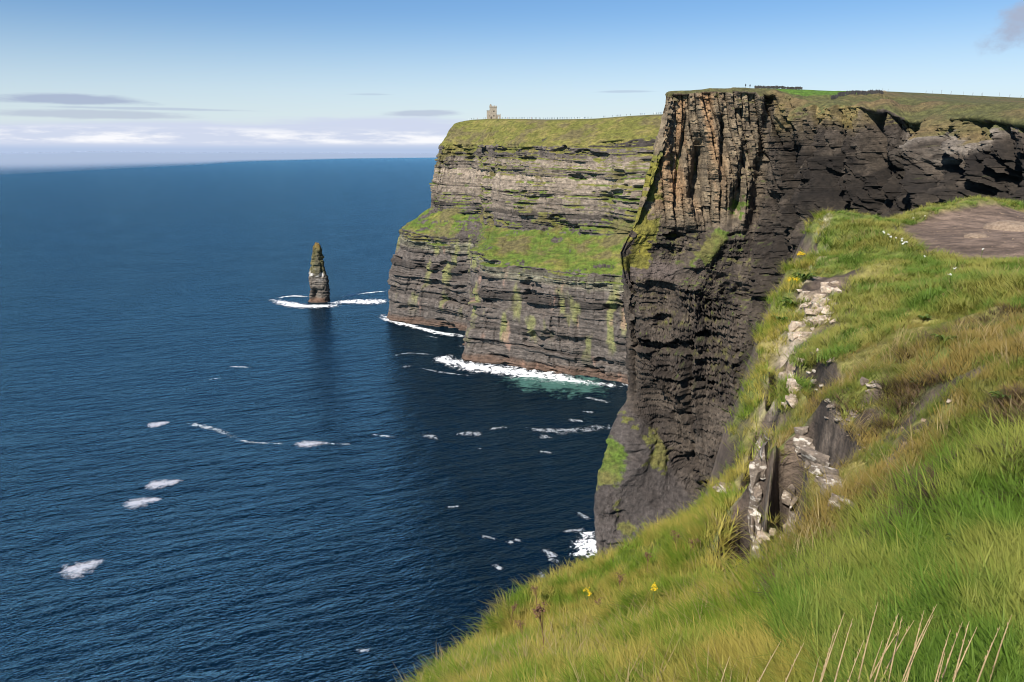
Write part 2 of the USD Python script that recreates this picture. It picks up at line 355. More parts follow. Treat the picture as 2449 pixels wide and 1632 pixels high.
H7 = [S(2160, 1510), at(2160, 1140, 212), at(2165, 980, 224), at(2170, 770, 240), at(2175, 650, 254), at(2185, 510, 270), at(2195, 405, 282), at(2205, 286, 294), at(2205, 236, 335)]
H8 = [S(2300, 1530), at(2300, 1150, 188), at(2300, 990, 200), at(2305, 780, 214), at(2310, 650, 228), at(2315, 490, 242), at(2315, 390, 252), at(2325, 275, 264), at(2330, 243, 306)]
H9 = [S(2450, 1550), at(2450, 1170, 166), at(2445, 1000, 178), at(2445, 790, 190), at(2445, 650, 202), at(2445, 480, 216), at(2448, 375, 228), at(2449, 286, 240), at(2449, 242, 285)]
H10 = [S(2800, 1580), at(2800, 1190, 138), at(2790, 1000, 148), at(2790, 800, 158), at(2790, 650, 168), at(2790, 480, 178), at(2790, 370, 188), at(2790, 310, 198), at(2790, 248, 260)]
H11 = [S(3300, 1600), at(3300, 1210, 100), at(3300, 1000, 108), at(3300, 800, 114), at(3300, 650, 122), at(3300, 480, 130), at(3300, 370, 138), at(3300, 310, 146), at(3300, 260, 230)]
net = np.array([H0, H1, H2, H3, H4, H5, H6, H7, H8, H9, H10, H11]).transpose(1, 0, 2)
net[0, :, 2] = -6
back = net[-1] + np.array([75, 22, -1.5]); back[0] = [225, 440, 190]; back[-1] = net[-1, -1] + [80, 60, -2]
far2 = net[-1] + np.array([480, 160, -6.0]); far2[0] = [640, 560, 188]
net = np.concatenate([net, back[None], far2[None]])
P, lev, arc = loft(net, [70, 56, 96, 40, 44, 90, 84, 30, 6, 6], 800, [.15, 1.6, 1.5, 1.4, 1.3, 1.3, 1.2, 1.2, 1.2, .4, .2])
P = gaussian_filter(P, (1.6, 1.6, 0), mode='nearest')
NR, NC = P.shape[:2]
N0 = grid_normals(gaussian_filter(P, (4, 4, 0), mode='nearest'))
Z = P[..., 2]; Sx = np.broadcast_to(arc[None], Z.shape); LV = np.broadcast_to(lev[:, None], Z.shape)
a_of = lambda k: arc[np.argmin(np.abs(P[int(NR * .6), :, 0] * 0 + np.linspace(0, 1, NC) - k))]
st_t = np.interp(np.arange(NC), np.arange(NC), np.arange(NC))
# station coordinate of every column
mid = net[2]; seg = np.maximum(np.linalg.norm(np.diff(mid[:, :2], axis=0), axis=1) * np.array([.15, 1.6, 1.5, 1.4, 1.3, 1.3, 1.2, 1.2, 1.2, .4, .2]), 3.0)
ST = np.broadcast_to(np.interp(np.linspace(0, seg.sum(), NC), np.r_[0, np.cumsum(seg)], np.arange(len(mid)))[None], Z.shape)
steep = sstep(N0[..., 2], 0.8, 0.45)
q3 = lambda a, b, k=0.0: np.stack([Sx / a, Z / b, Z * 0 + k], -1)
# columns: leaning to the right on the way down
lean = Sx + 0.30 * (Z - 120)
cw = lean / 4.2 + 0.55 * fbm(q3(14, 22), 3, 61)
ci = np.floor(cw); cf = np.abs(cw - ci - 0.5) * 2
rows_ = np.floor(Z / 1.9 + h2(ci, 0, 4) * 5)
colm = (h2(ci, np.floor(Z / 26 + h2(ci, 3, 8) * 4), 11) - 0.5) * 6.0 + (h2(ci, rows_, 12) - 0.5) * 1.5 - 1.6 * sstep(cf, 0.6, 1.0)
cw2 = lean / 1.5 + 0.4 * fbm(q3(6, 12), 2, 62)
colm += (h2(np.floor(cw2), np.floor(Z / 1.1 + h2(np.floor(cw2), 1, 3) * 3), 13) - 0.5) * 1.1
gul = fbm(np.stack([lean / 19, Z / 95, Z * 0 + 1], -1), 3, 63)
colm += gul * 12.0 + fbm(q3(6, 7, 2), 4, 60) * 2.2
colw = sstep(LV, 4.75, 5.25) * sstep(LV, 7.02, 6.9)
# beds lower down
zz = Z + 2.0 * fbm(q3(40, 40), 3, 64) + 0.04 * Sx
i1, f1, r1 = layers(zz, 1.0, 3.8, 65)
i2, f2, r2 = layers(zz, 0.5, 1.2, 66)
bed = (r1[i1] - 0.5) * 2.0 + (h2(i1, np.floor(Sx / (3 + 8 * r1[i1]) + 0.3 * fbm(q3(5, 8), 2, 67)), 6) - 0.5) * 2.2 + (r2[i2] - .5) * 0.6
bed += (h2(i2, np.floor(Sx / 2.0 + r2[i2] * 5), 16) - .5) * 0.5
vert = fbm(np.stack([Sx / 8, Z / 60, Z * 0 + 5], -1), 4, 68)
bed += vert * 6.0 + fbm(q3(5, 5, 9), 4, 59) * 2.0 + (h2(np.floor(Sx / 1.3 + r2[i2] * 9), i2, 18) - .5) * 1.5 + (r2[i2] - .5) * 0.8
hg = 0.5 + 1.0 * sstep(fbm(q3(16, 14, 12), 3, 54), -0.3, 0.4)
bed = bed * hg - 6.0 * sstep(fbm(q3(13, 6, 13), 4, 55), 0.26, 0.5) - 7.0 * sstep(fbm(q3(9, 60, 14), 3, 56), 0.28, 0.55)
bedw = sstep(LV, 1.75, 2.1) * sstep(LV, 5.1, 4.6) * (1 - 0.75 * np.exp(-((LV - 3.75) / 0.55) ** 4) * sstep(ST, 3.2, 2.6))
ap = sstep(LV, 2.15, 1.75)                                                   # smooth boulder clay of the apron
rough_ap = fbm(q3(7, 12, 3), 5, 70) * 4.5 + fbm(q3(22, 40, 8), 3, 71) * 7.0 + (r1[i1] - .5) * 1.2 - 2.5 * sstep(fbm(q3(12, 8, 4), 4, 69), .25, .45)
right = sstep(ST, 3.9, 4.6)
gul2 = (0.40 - np.abs(fbm(np.stack([(Sx + 0.15 * Z) / 13, Z / 90, Z * 0 + 11], -1), 3, 72)) * 1.6) * 13 + fbm(np.stack([Sx / 30, Z / 70, Z * 0 + 2], -1), 3, 71) * 14 + fbm(q3(5, 7, 5), 4, 73) * 4.5
topslope = sstep(LV + 0.3 * fbm(q3(25, 30, 2), 3, 74), 6.2, 6.7) * sstep(ST, 6.2, 6.9)
d = colm * colw * (1 - 0.1 * right) + bed * bedw + rough_ap * ap + gul2 * right * sstep(LV, 1.5, 2.2) * sstep(LV, 7.0, 6.6) * (1 - 0.6 * topslope)
blkR = (h2(np.floor((Sx + 0.2 * Z) / 3.4 + 0.4 * fbm(q3(9, 9, 4), 2, 51)), np.floor(Z / 4.2 + h2(np.floor(Sx / 3.4), 0, 5) * 3), 19) - .5) * 3.6 + (h2(np.floor(Sx / 1.2), np.floor(Z / 1.6 + h2(np.floor(Sx / 1.2), 2, 5) * 3), 20) - .5) * 1.6
d -= 10.0 * right * sstep(fbm(np.stack([(Sx + 0.35 * Z) / 9, Z / 34, Z * 0 + 31], -1), 4, 50), 0.10, 0.34) * sstep(LV, 4.2, 4.6) * sstep(LV, 6.85, 6.5)
d += blkR * right * sstep(LV, 1.6, 2.2) * sstep(LV, 6.95, 6.6)
shelf = sstep(LV, 3.3, 4.4) * np.clip((5.4 - LV) / 1.0, 0, 1) * np.exp(-((ST - 3.22 - 0.60 * (LV - 4.6)) / 0.30) ** 4)
shm = np.clip(np.exp(-((ST - 3.22 - 0.60 * (LV - 4.6)) / 0.27) ** 4) * sstep(LV, 3.8, 4.2) * sstep(LV, 5.6, 5.2), 0, 1)
flank = sstep(ST, 2.05, 1.7) * sstep(LV, 3.35, 3.7) * sstep(LV, 5.9, 5.0)
d = d * (1 - 0.85 * shm) * (1 - 0.7 * flank) + shelf * 6 + flank * (gul * 2 + 1.6 * fbm(q3(5, 6, 4), 4, 57))
# named hollows: the alcove, the straight gully right of the columns, the roof under the ledge
def hollow(st, ws, lv, wl, depth): return -depth * np.exp(-((ST - st) / ws) ** 2 - ((LV - lv) / wl) ** 4)
d += hollow(2.62, 0.15, 5.75, 0.45, 11) + hollow(3.15, 0.07, 6.2, 0.5, 7) + hollow(2.15, 0.06, 6.0, 0.6, 6) + hollow(3.6, 0.10, 5.6, 0.5, 8) + hollow(3.98, 0.10, 5.9, 1.3, 9) + hollow(2.5, 0.8, 2.9, 0.10, 5) + hollow(1.35, 0.16, 2.9, 0.75, 5)
d += hollow(2.3, 0.9, 2.15, 0.16, 5) + hollow(3.5, 0.25, 3.0, 0.6, 6) + hollow(4.55, 0.10, 5.3, 1.3, 11) + hollow(5.15, 0.09, 5.6, 1.3, 11) + hollow(5.6, 0.13, 5.5, 1.5, 15) + hollow(5.98, 0.17, 5.5, 1.6, 18) + hollow(7.6, 0.2, 5.4, 0.9, 15) + hollow(7.1, 0.1, 5.6, 0.9, 9) + hollow(6.5, 0.3, 5.0, 0.5, 7) + hollow(8.6, 0.3, 5.2, 0.6, 9)
gr0 = 1 - steep
gn1 = fbm(np.stack([P[..., 0] / 16, P[..., 1] / 16, Z / 14], -1), 4, 75); gn2 = fbm(np.stack([P[..., 0] / 4, P[..., 1] / 4, Z / 4], -1), 3, 76)
d = d * (0.25 + 0.75 * steep) * sstep(ST, 0.55, 1.0) + (gn1 * 1.8 + gn2 * 0.8) * gr0
d *= sstep(LV, 8.4, 7.2) * 0.9 + 0.1 * sstep(LV, 8.0, 7.0)
d *= lerp(1.0, 0.6, sstep(np.abs(ST - 1.0), 0.35, 0.0))
horiz = N0.copy(); horiz[..., 2] *= gr0; horiz /= np.linalg.norm(horiz, axis=-1, keepdims=True) + 1e-9
PF = P + horiz * d[..., None]
# turf lip and hummocks along the top
PF[..., 2] += (gn1 * 1.2 + gn2 * 0.5) * sstep(LV, 6.95, 7.2) * sstep(LV, 8.0, 7.6)
N1 = grid_normals(gaussian_filter(PF, (0.7, 0.7, 0), mode='nearest'))
rock = lerp(col3([0.052, 0.040, 0.032]), col3([0.118, 0.092, 0.070]), sstep(fbm(q3(6, 6, 1), 4, 80), -0.5, 0.6)[..., None])
colrock = lerp(col3([0.115, 0.088, 0.060]), col3([0.27, 0.205, 0.130]), h2(ci, rows_, 15)[..., None])
och = sstep(fbm(np.stack([lean / 7, Z / 22, Z * 0 + 2], -1), 4, 81) - 0.06 * (d < -1.0), -0.22, 0.42) * sstep(ST, 1.2, 1.7) * sstep(ST, 3.5, 2.8) * sstep(LV, 5.0, 5.5)
colrock = lerp(colrock, col3([0.40, 0.225, 0.105]), (och * 0.60)[..., None])
ygold = sstep(LV + 0.35 * gn1 + 0.2 * gn2, 6.30, 6.75) * sstep(ST, 4.0, 4.4) * sstep(ST, 6.0, 5.7)
colrock = lerp(colrock, col3([0.33, 0.25, 0.08]), (ygold * 0.7)[..., None])
rock = lerp(rock, colrock, (colw * sstep(ST, 4.3, 3.6))[..., None])
rock = lerp(rock, colrock, (ygold * 0.9)[..., None])
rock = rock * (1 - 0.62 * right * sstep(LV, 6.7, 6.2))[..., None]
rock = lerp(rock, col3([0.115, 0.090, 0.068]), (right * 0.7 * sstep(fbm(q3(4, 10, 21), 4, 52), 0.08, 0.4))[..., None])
clay = lerp(col3([0.062, 0.051, 0.046]), col3([0.105, 0.088, 0.080]), sstep(fbm(q3(8, 14, 6), 4, 82), -0.4, 0.5)[..., None])
rock = lerp(rock, clay, ap[..., None])
scree = sstep(ST, 6.3, 6.8) * sstep(gn1 + 0.5 * gn2 + (LV - 6.2), 0.0, 0.4) * sstep(LV, 7, 6.6)
rock = lerp(rock, col3([0.26, 0.22, 0.18]), (scree * 0.8)[..., None])
ledge = sstep(np.abs(LV - 3.55), 0.5, 0.3) * sstep(ST, 3.0, 2.2)
rock = lerp(rock, col3([0.135, 0.105, 0.09]), ledge[..., None])
gold = lerp(col3([0.17, 0.150, 0.024]), col3([0.125, 0.115, 0.024]), sstep(gn2, -0.3, 0.4)[..., None])
green = lerp(col3([0.072, 0.110, 0.016]), col3([0.10, 0.092, 0.028]), sstep(gn1 + gn2 * .6, -0.3, 0.4)[..., None])
edgeflank = np.maximum(sstep(ST, 1.45, 1.25) * sstep(LV, 3.3, 3.7) * sstep(LV, 6.2, 5.7), flank)
gcol = lerp(green, gold, np.clip(edgeflank + sstep(LV, 3.4, 3.6) * sstep(LV, 4.3, 4.1) * sstep(ST, 2, 1.5), 0, 1)[..., None])
topc = lerp(col3([0.085, 0.085, 0.030]), col3([0.125, 0.090, 0.042]), sstep(gn1, -0.2, 0.4)[..., None])
topc = lerp(topc, col3([0.075, 0.145, 0.018]), (sstep(ST, 3.9, 4.3) * sstep(ST, 6.0, 5.6) * sstep(LV, 7.5, 7.7))[..., None])
gcol = lerp(gcol, topc, sstep(LV, 6.0, 6.6)[..., None])
veg = sstep(N1[..., 2] + 0.30 * gn2 + 0.25 * gn1, 0.48, 0.64) * sstep(Z, 15, 35) * sstep(LV, 2.2, 2.7) * lerp(0.40, 1.0, sstep(LV, 6.5, 6.9)) * (1 - 0.6 * right * sstep(LV, 6.9, 6.5)) * (1 - 0.8 * ledge * sstep(ST, 1.6, 2.0)) * lerp(1, 0.25, colw * sstep(ST, 1.5, 1.9) * sstep(ST, 3.5, 3.0))
fl = edgeflank * sstep(gn1 * 0.7 + gn2 * 0.8 + 0.25, 0.0, 0.25)
apveg = ap * np.maximum(sstep(gn1 + 0.5 * gn2, 0.02, 0.26) * 0.85, sstep(ST, 1.75, 1.3) * sstep(LV, 0.80, 1.0) * sstep(LV, 1.5, 1.3)) * sstep(Z, 6, 14)
patch = 0.4 * np.exp(-((ST - 3.35 - 0.5 * (LV - 4.6)) / 0.35) ** 2 - ((LV - 4.6) / 0.7) ** 4) * sstep(gn1 + gn2 * 0.5, -0.35, 0.0) * 0.9
patch = np.maximum(patch, shm * sstep(gn1 * .6 + gn2 * 0.7, -0.3, 0.0))
tops = sstep(LV + 0.35 * gn1 + 0.2 * gn2, 6.92, 7.08)
topc_x = 0
slopeveg = topslope * sstep(gn1 + 0.5 * gn2 + (LV - 6.6) * 1.2, -0.1, 0.25)
rock = rock * lerp(0.66, 0.80, colw * sstep(ST, 4.3, 3.6))[..., None]
grassm = np.clip(np.maximum.reduce([veg, fl, apveg, patch, tops, slopeveg]), 0, 1)
gn3 = fbm(np.stack([P[..., 0] / 1.3, P[..., 1] / 1.3, Z / 1.3], -1), 3, 53)
grassm = sstep(grassm + 0.45 * gn3, 0.36, 0.66)
tint = lerp(rock, gcol, grassm[..., None])
wet = sstep(Z, 5, 1.5)
tint = lerp(tint, col3([0.05, 0.035, 0.028]), (0.7 * wet)[..., None])
HEAD, HEAD_LV, HEAD_ST = PF, LV, ST
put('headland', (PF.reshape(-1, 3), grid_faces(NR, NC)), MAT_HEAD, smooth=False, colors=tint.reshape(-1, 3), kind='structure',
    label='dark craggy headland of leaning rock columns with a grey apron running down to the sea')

# ------------------------------------------------------------------ near ground: the bank and slope the photographer stands on
CTRL = [  # photograph column, row, metres ahead
    (2449, 1632, 3.0), (2200, 1632, 3.2), (1950, 1632, 3.8), (1700, 1632, 4.6), (1450, 1632, 6.0), (1230, 1632, 7.4), (1030, 1632, 9.0),
    (2449, 1400, 4.0), (2200, 1420, 4.4), (2000, 1450, 5.0), (2449, 1200, 5.4), (2250, 1200, 6.0), (2100, 1300, 6.0),
    (2449, 1000, 7.4), (2300, 950, 9.2), (2150, 1000, 10.2), (2050, 1120, 9.6), (2449, 850, 10.0), (2250, 800, 12.5), (2449, 740, 12.6),
    (2250, 690, 15.5), (2449, 660, 15.6), (2449, 612, 18.6), (2250, 605, 19.6), (2150, 580, 22.5), (2449, 545, 25.5), (2250, 545, 27.0), (2449, 499, 36.0), (2300, 505, 35.5), (2180, 522, 33.5), (2080, 552, 31.5),
    (2000, 572, 30.0), (1960, 580, 30.5), (2060, 640, 21.0), (2000, 720, 18.5), (1985, 850, 14.6), (1960, 960, 12.8), (1900, 1050, 11.8), (1930, 1180, 9.6), (1900, 1320, 7.6), (1850, 1480, 6.0),
]
LOWER = [  # the slope below the line of crags
    (1900, 602, 28.0), (1840, 690, 24.5), (1800, 770, 22.5), (1790, 860, 20.5), (1770, 930, 19.2), (1745, 1000, 17.6), (1715, 1090, 16.2), (1670, 1220, 14.6), (1820, 900, 18.0), (1860, 800, 20.2), (1885, 700, 23.2), (1780, 1050, 15.2), (1750, 1200, 12.8),
    (1640, 1260, 14.4), (1560, 1300, 14.4), (1420, 1378, 14.6), (1330, 1425, 14.2), (1250, 1470, 13.2), (1140, 1555, 11.2),
    (1500, 1450, 11.2), (1600, 1350, 12.2), (1700, 1350, 10.4), (1350, 1550, 9.2), (1600, 1500, 8.4), (1760, 1420, 8.6), (1750, 1540, 6.4),
]
EDGE = [(2449, 499, 36), (2300, 505, 35.5), (2180, 522, 33.5), (2080, 552, 31.5), (2000, 572, 30.0), (1900, 602, 28.0), (1840, 690, 24.5), (1800, 770, 22.5), (1770, 930, 19.2), (1745, 1000, 17.6), (1715, 1090, 16.2), (1670, 1220, 14.6), (1560, 1300, 14.4), (1420, 1378, 14.6), (1330, 1425, 14.2), (1250, 1470, 13.2), (1140, 1555, 11.2), (1030, 1632, 9.0)]
CRAG = [(2010, 560, 30.5), (1955, 640, 24.5), (1930, 720, 21.5), (1900, 820, 18.5), (1885, 900, 16.5), (1852, 990, 14.2), (1822, 1080, 12.6), (1812, 1180, 11.2), (1822, 1300, 9.7), (1845, 1430, 8.2), (1850, 1520, 7.2)]
CR = np.array([at(*c)[:2] for c in CRAG])
def dense(poly, n=400):
    t = np.r_[0, np.cumsum(np.linalg.norm(np.diff(poly, axis=0), axis=1))]
    return PchipInterpolator(t, poly)(np.linspace(0, t[-1], n))
CRD = dense(CR)
CRN = np.gradient(CRD, axis=0); CRN /= np.linalg.norm(CRN, axis=1, keepdims=True)
CRT = np.linspace(0, 1, len(CRD))
from scipy.spatial import cKDTree
CRK = cKDTree(CRD)
def crag_side(x, y):
    """Signed distance to the crag line (positive on the lower, seaward side) and the place along it."""
    q = np.stack([x, y], -1); dd, i = CRK.query(q)
    v = q - CRD[i]
    s = np.sign(v[..., 0] * CRN[i][..., 1] - v[..., 1] * CRN[i][..., 0])
    return dd * s, CRT[i]
def crag_step(x, y):
    sd, t = crag_side(x, y)
    ramp = np.interp(t, [0, .3, .6, .72, .85, .93, 1], [0.02, 0.12, 0.18, 0.2, 0.25, 0.2, 0.05])
    wig = 0.22 * fbm(np.stack([x / 0.9, y / 0.9, x * 0], -1), 3, 90)
    side = sstep(sd + wig, -0.03, 0.22)
    return -ramp * side * np.exp(-np.maximum(sd, 0) / 4.0)
cp = np.array([at(*c) for c in CTRL + LOWER])
GRASS_UP = np.where(np.hypot(cp[:, 0], cp[:, 1]) > 5, 0.20, 0.12); cp[:, 2] -= GRASS_UP      # the turf stands this much above the soil
cp[:, 2] -= crag_step(cp[:, 0], cp[:, 1])
extra = []
for u, v, Y in EDGE:                          # over the brink the ground falls away
    q = at(u, v, Y); dr = q[:2] / np.linalg.norm(q[:2])
    k_ = min(1.0, Y / 22)
    for a_, b_ in ((2.2, 1.3), (5.0, 5.0), (10.0, 15.0), (18.0, 34.0)): extra.append([*(q[:2] + dr * a_ * k_), q[2] - b_ * k_])
DIRT_FILL = [(16, 21), (16, 24), (19, 22), (19, 26), (19, 30), (22, 20), (22, 25), (22, 30), (22, 34), (26, 22), (26, 28), (26, 34), (30, 18), (30, 30), (30, 36), (36, 30), (36, 37)]
extra += [[0.3, 0.0, EYE - 1.9], [4, 0, EYE - 1.75], [-3.5, 1.0, EYE - 4.6], [-7, 6, EYE - 10.5], [-5, -4, EYE - 4.5], [12, 4, EYE - 1.7], [20, 10, EYE - 1.8], [30, 22, EYE - 2.2], [34, 34, EYE - 3.0], [12, -8, EYE - 1.2], [30, -8, EYE - 1.2], [45, 20, EYE - 2.0], [-12, 10, EYE - 22], [-14, 0, EYE - 20], [2, -8, EYE - 1.6], [50, 40, EYE - 12]]
allp = np.vstack([cp, extra])
for x_, y_ in DIRT_FILL: extra.append([x_, y_, EYE - 2.2 - 0.012 * (y_ - 20)])
extra += [[-60, -60, EYE - 160], [60, -60, EYE - 2], [140, 0, EYE - 3], [150, 60, EYE - 60], [100, 160, EYE - 200], [0, 160, EYE - 220], [-120, 100, EYE - 240], [-140, 0, EYE - 240]]
allp = np.vstack([cp, extra])
from scipy.interpolate import LinearNDInterpolator
TIN = LinearNDInterpolator(allp[:, :2], allp[:, 2])
def ground0(x, y): return TIN(np.asarray(x, float), np.asarray(y, float))
def hummock(x, y):
    p3 = np.stack([x, y, x * 0], -1)
    rr_ = np.hypot(x, y); up_ = sstep(rr_, 6, 8) * sstep(rr_, 19, 15)
    return 0.34 * up_ * fbm(p3 / 2.3 + 9, 3, 89) + 0.30 * fbm(p3 / 1.0, 4, 91) + 0.30 * fbm(p3 / 5.0 + 3, 3, 92)
NRr = 560
ang = np.radians(np.r_[np.linspace(-80, -33, 30, endpoint=False), np.linspace(-33, 44, 720, endpoint=False), np.linspace(44, 96, 36)]); NA = len(ang); rad = np.r_[np.geomspace(0.7, 44, NRr - 60), np.geomspace(45, 130, 60)]
A_, R_ = np.meshgrid(ang, rad, indexing='ij')
GX, GY = R_ * np.sin(A_), R_ * np.cos(A_)
GZ = ground0(GX, GY)
GZ = gaussian_filter(GZ, (6, 6), mode='nearest')
RES = [at(*c) - [0, 0, GRASS_UP[k]] for k, c in enumerate(CTRL + LOWER)]
RES = np.array([[q[0], q[1], q[2] - crag_step(q[0], q[1])] for q in RES])
from scipy.interpolate import RegularGridInterpolator
for _k in range(2):
    cur = RegularGridInterpolator((ang, np.log(rad)), GZ)(np.stack([np.arctan2(RES[:, 0], RES[:, 1]), np.log(np.hypot(RES[:, 0], RES[:, 1]))], -1))
    err = np.r_[np.clip(RES[:, 2] - cur, -0.6, 0.8), np.zeros(len(extra))]
    er = LinearNDInterpolator(allp[:, :2], err, fill_value=0.0)(GX, GY)
    GZ = GZ + gaussian_filter(er, (3, 3), mode='nearest')
# beyond the surveyed ground the slope plunges to the sea
farfall = np.maximum(R_ - 40, 0)
GZ = np.where(R_ > 40, np.minimum(GZ, GZ[:, [np.argmin(np.abs(rad - 40))]] - farfall * 2.2 * sstep(R_, 40, 48)), GZ)
flat_dirt = np.ones_like(GZ)
from shapely import Polygon, points, contains, distance
DIRT = Polygon([at(*c)[:2] for c in [(2146, 556, 27.5), (2175, 545, 29.5), (2240, 533, 31.0), (2320, 524, 32.0), (2449, 512, 33.0)]] + [[36, 33], [42, 26], [30, 17]] + [at(*c)[:2] for c in [(2700, 622, 17.2), (2449, 612, 18.6), (2330, 603, 19.8), (2210, 592, 21.5), (2160, 573, 24.2)]]).buffer(0.8).buffer(-0.8)
def in_dirt(x, y):
    sh = np.shape(x); q = points(np.ravel(x), np.ravel(y))
    return np.where(contains(DIRT, q), -distance(DIRT.exterior, q), distance(DIRT, q)).reshape(sh)
DD = in_dirt(GX, GY)
dd_w = DD + 0.25 * fbm(np.stack([GX / 0.8, GY / 0.8, GX * 0], -1), 3, 93)
grassy = sstep(dd_w, -0.05, 0.35)
GZ = GZ + hummock(GX, GY) * (0.12 + 0.88 * grassy) + crag_step(GX, GY) + 0.10 * grassy
# craggy relief along the step face
sd, tcr = crag_side(GX, GY)
face = np.exp(-((sd - 0.1) / 0.30) ** 2) * sstep(tcr, 0.05, 0.2)
GZ += face * 0.20 * fbm(np.stack([GX / 0.35, GY / 0.35, GX * 0], -1), 4, 94)
def line_dist(pts, n=300):
    d_ = dense(np.array([at(*c)[:2] for c in pts]), n); return cKDTree(d_)
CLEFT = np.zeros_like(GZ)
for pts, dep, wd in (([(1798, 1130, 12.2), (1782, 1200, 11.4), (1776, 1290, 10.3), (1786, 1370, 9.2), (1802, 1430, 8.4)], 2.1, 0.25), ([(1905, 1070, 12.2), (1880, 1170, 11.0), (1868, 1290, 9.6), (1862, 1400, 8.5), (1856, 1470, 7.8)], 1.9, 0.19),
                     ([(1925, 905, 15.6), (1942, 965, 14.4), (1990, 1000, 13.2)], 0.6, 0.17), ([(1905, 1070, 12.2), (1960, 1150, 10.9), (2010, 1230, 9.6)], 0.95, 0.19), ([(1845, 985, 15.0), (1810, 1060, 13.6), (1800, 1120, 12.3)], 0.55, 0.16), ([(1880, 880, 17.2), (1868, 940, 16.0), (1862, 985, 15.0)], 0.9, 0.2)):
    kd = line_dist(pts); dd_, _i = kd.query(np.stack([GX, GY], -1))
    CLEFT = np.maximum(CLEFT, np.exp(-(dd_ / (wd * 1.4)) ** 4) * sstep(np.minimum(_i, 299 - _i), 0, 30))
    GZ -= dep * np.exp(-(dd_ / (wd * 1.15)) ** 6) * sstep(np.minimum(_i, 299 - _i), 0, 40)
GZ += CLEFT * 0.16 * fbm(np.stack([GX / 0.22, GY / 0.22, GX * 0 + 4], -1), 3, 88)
PGr = np.stack([GX, GY, np.maximum(GZ, -20)], -1)
NG = grid_normals(PGr); NG *= np.sign(NG[..., 2:3])
fine = fbm(np.stack([GX / 0.5, GY / 0.5, GX * 0], -1), 4, 95); mid_ = fbm(np.stack([GX / 2.4, GY / 2.4, GX * 0 + 5], -1), 4, 96)
soil = lerp(col3([0.060, 0.044, 0.034]), col3([0.125, 0.092, 0.068]), sstep(fine, -0.4, 0.5)[..., None])
pale_ = col3([0.36, 0.30, 0.23])
turf = lerp(col3([0.110, 0.135, 0.026]), col3([0.220, 0.185, 0.060]), sstep(mid_ + 0.5 * fine, -0.4, 0.5)[..., None])
bare = np.clip(sstep(NG[..., 2], 0.62, 0.42) + 0.0, 0, 1)
BARE_SPOTS = [(2270, 925, 9.6, 0.62), (2200, 955, 9.6, 0.5), (2130, 830, 12.3, 0.35), (2395, 525, 31, 0.1), (2140, 1140, 8.6, 0.25), (2075, 1040, 10.6, 0.25), (2100, 925, 11.0, 0.25), (2180, 1060, 8.8, 0.25), (1985, 660, 21.5, 1.0), (1975, 720, 20.5, 1.0), (1955, 770, 19.5, 1.1), (1925, 850, 17.6, 0.9)]
for u, v, Y, r in BARE_SPOTS:
    q = at(u, v, Y); bare = np.maximum(bare, sstep(np.hypot(GX - q[0], GY - q[1]) + 0.35 * fine * r, r, r * 0.55))
tintg = lerp(turf, soil, bare[..., None])
stony = face * sstep(fine, -0.05, 0.25)
tintg = lerp(tintg, pale_, (0.7 * stony)[..., None])
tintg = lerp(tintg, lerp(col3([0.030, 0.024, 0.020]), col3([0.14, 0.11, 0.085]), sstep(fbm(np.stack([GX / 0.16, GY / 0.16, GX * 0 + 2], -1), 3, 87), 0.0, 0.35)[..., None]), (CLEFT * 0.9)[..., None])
cliffy = sstep(R_, 43, 47)
tintg = lerp(tintg, col3([0.07, 0.06, 0.05]), (cliffy * sstep(fine + mid_, -0.3, 0.1))[..., None])
gm = lerp(col3([0.115, 0.080, 0.058]), col3([0.175, 0.124, 0.092]), sstep(fine + mid_, -0.5, 0.6)[..., None])
tintg = lerp(gm, tintg, grassy[..., None])
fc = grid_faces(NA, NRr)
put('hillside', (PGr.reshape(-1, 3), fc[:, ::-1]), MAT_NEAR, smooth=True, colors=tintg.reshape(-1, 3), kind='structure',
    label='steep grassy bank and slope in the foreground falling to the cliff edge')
from scipy.interpolate import RegularGridInterpolator
_gi = RegularGridInterpolator((ang, np.log(rad)), PGr[..., 2], bounds_error=False, fill_value=None)
_ni = RegularGridInterpolator((ang, np.log(rad)), NG, bounds_error=False, fill_value=None)
_si = RegularGridInterpolator((ang, np.log(rad)), gaussian_filter(PGr[..., 2], (16, 8), mode='nearest'), bounds_error=False, fill_value=None)
_bi = RegularGridInterpolator((ang, np.log(rad)), np.stack([bare, grassy, face], -1), bounds_error=False, fill_value=None)
def gpolar(x, y): return np.stack([np.arctan2(x, y), np.log(np.maximum(np.hypot(x, y), 0.71))], -1)
def ground(x, y): return _gi(gpolar(np.asarray(x, float), np.asarray(y, float)))
def hit(u, v, y0=2.2, y1=46, first=True):
    """Where the line of sight through a point of the photograph meets the near ground."""
    r = ray(u, v); ys = np.geomspace(y0, y1, 900)
    g_ = ground(r[0] * ys, ys) - (EYE + r[2] * ys)
    k = np.nonzero(g_ > 0)[0]
    Y = ys[k[0]] if len(k) else y1
    return np.array([r[0] * Y, Y, float(ground(r[0] * Y, Y))])

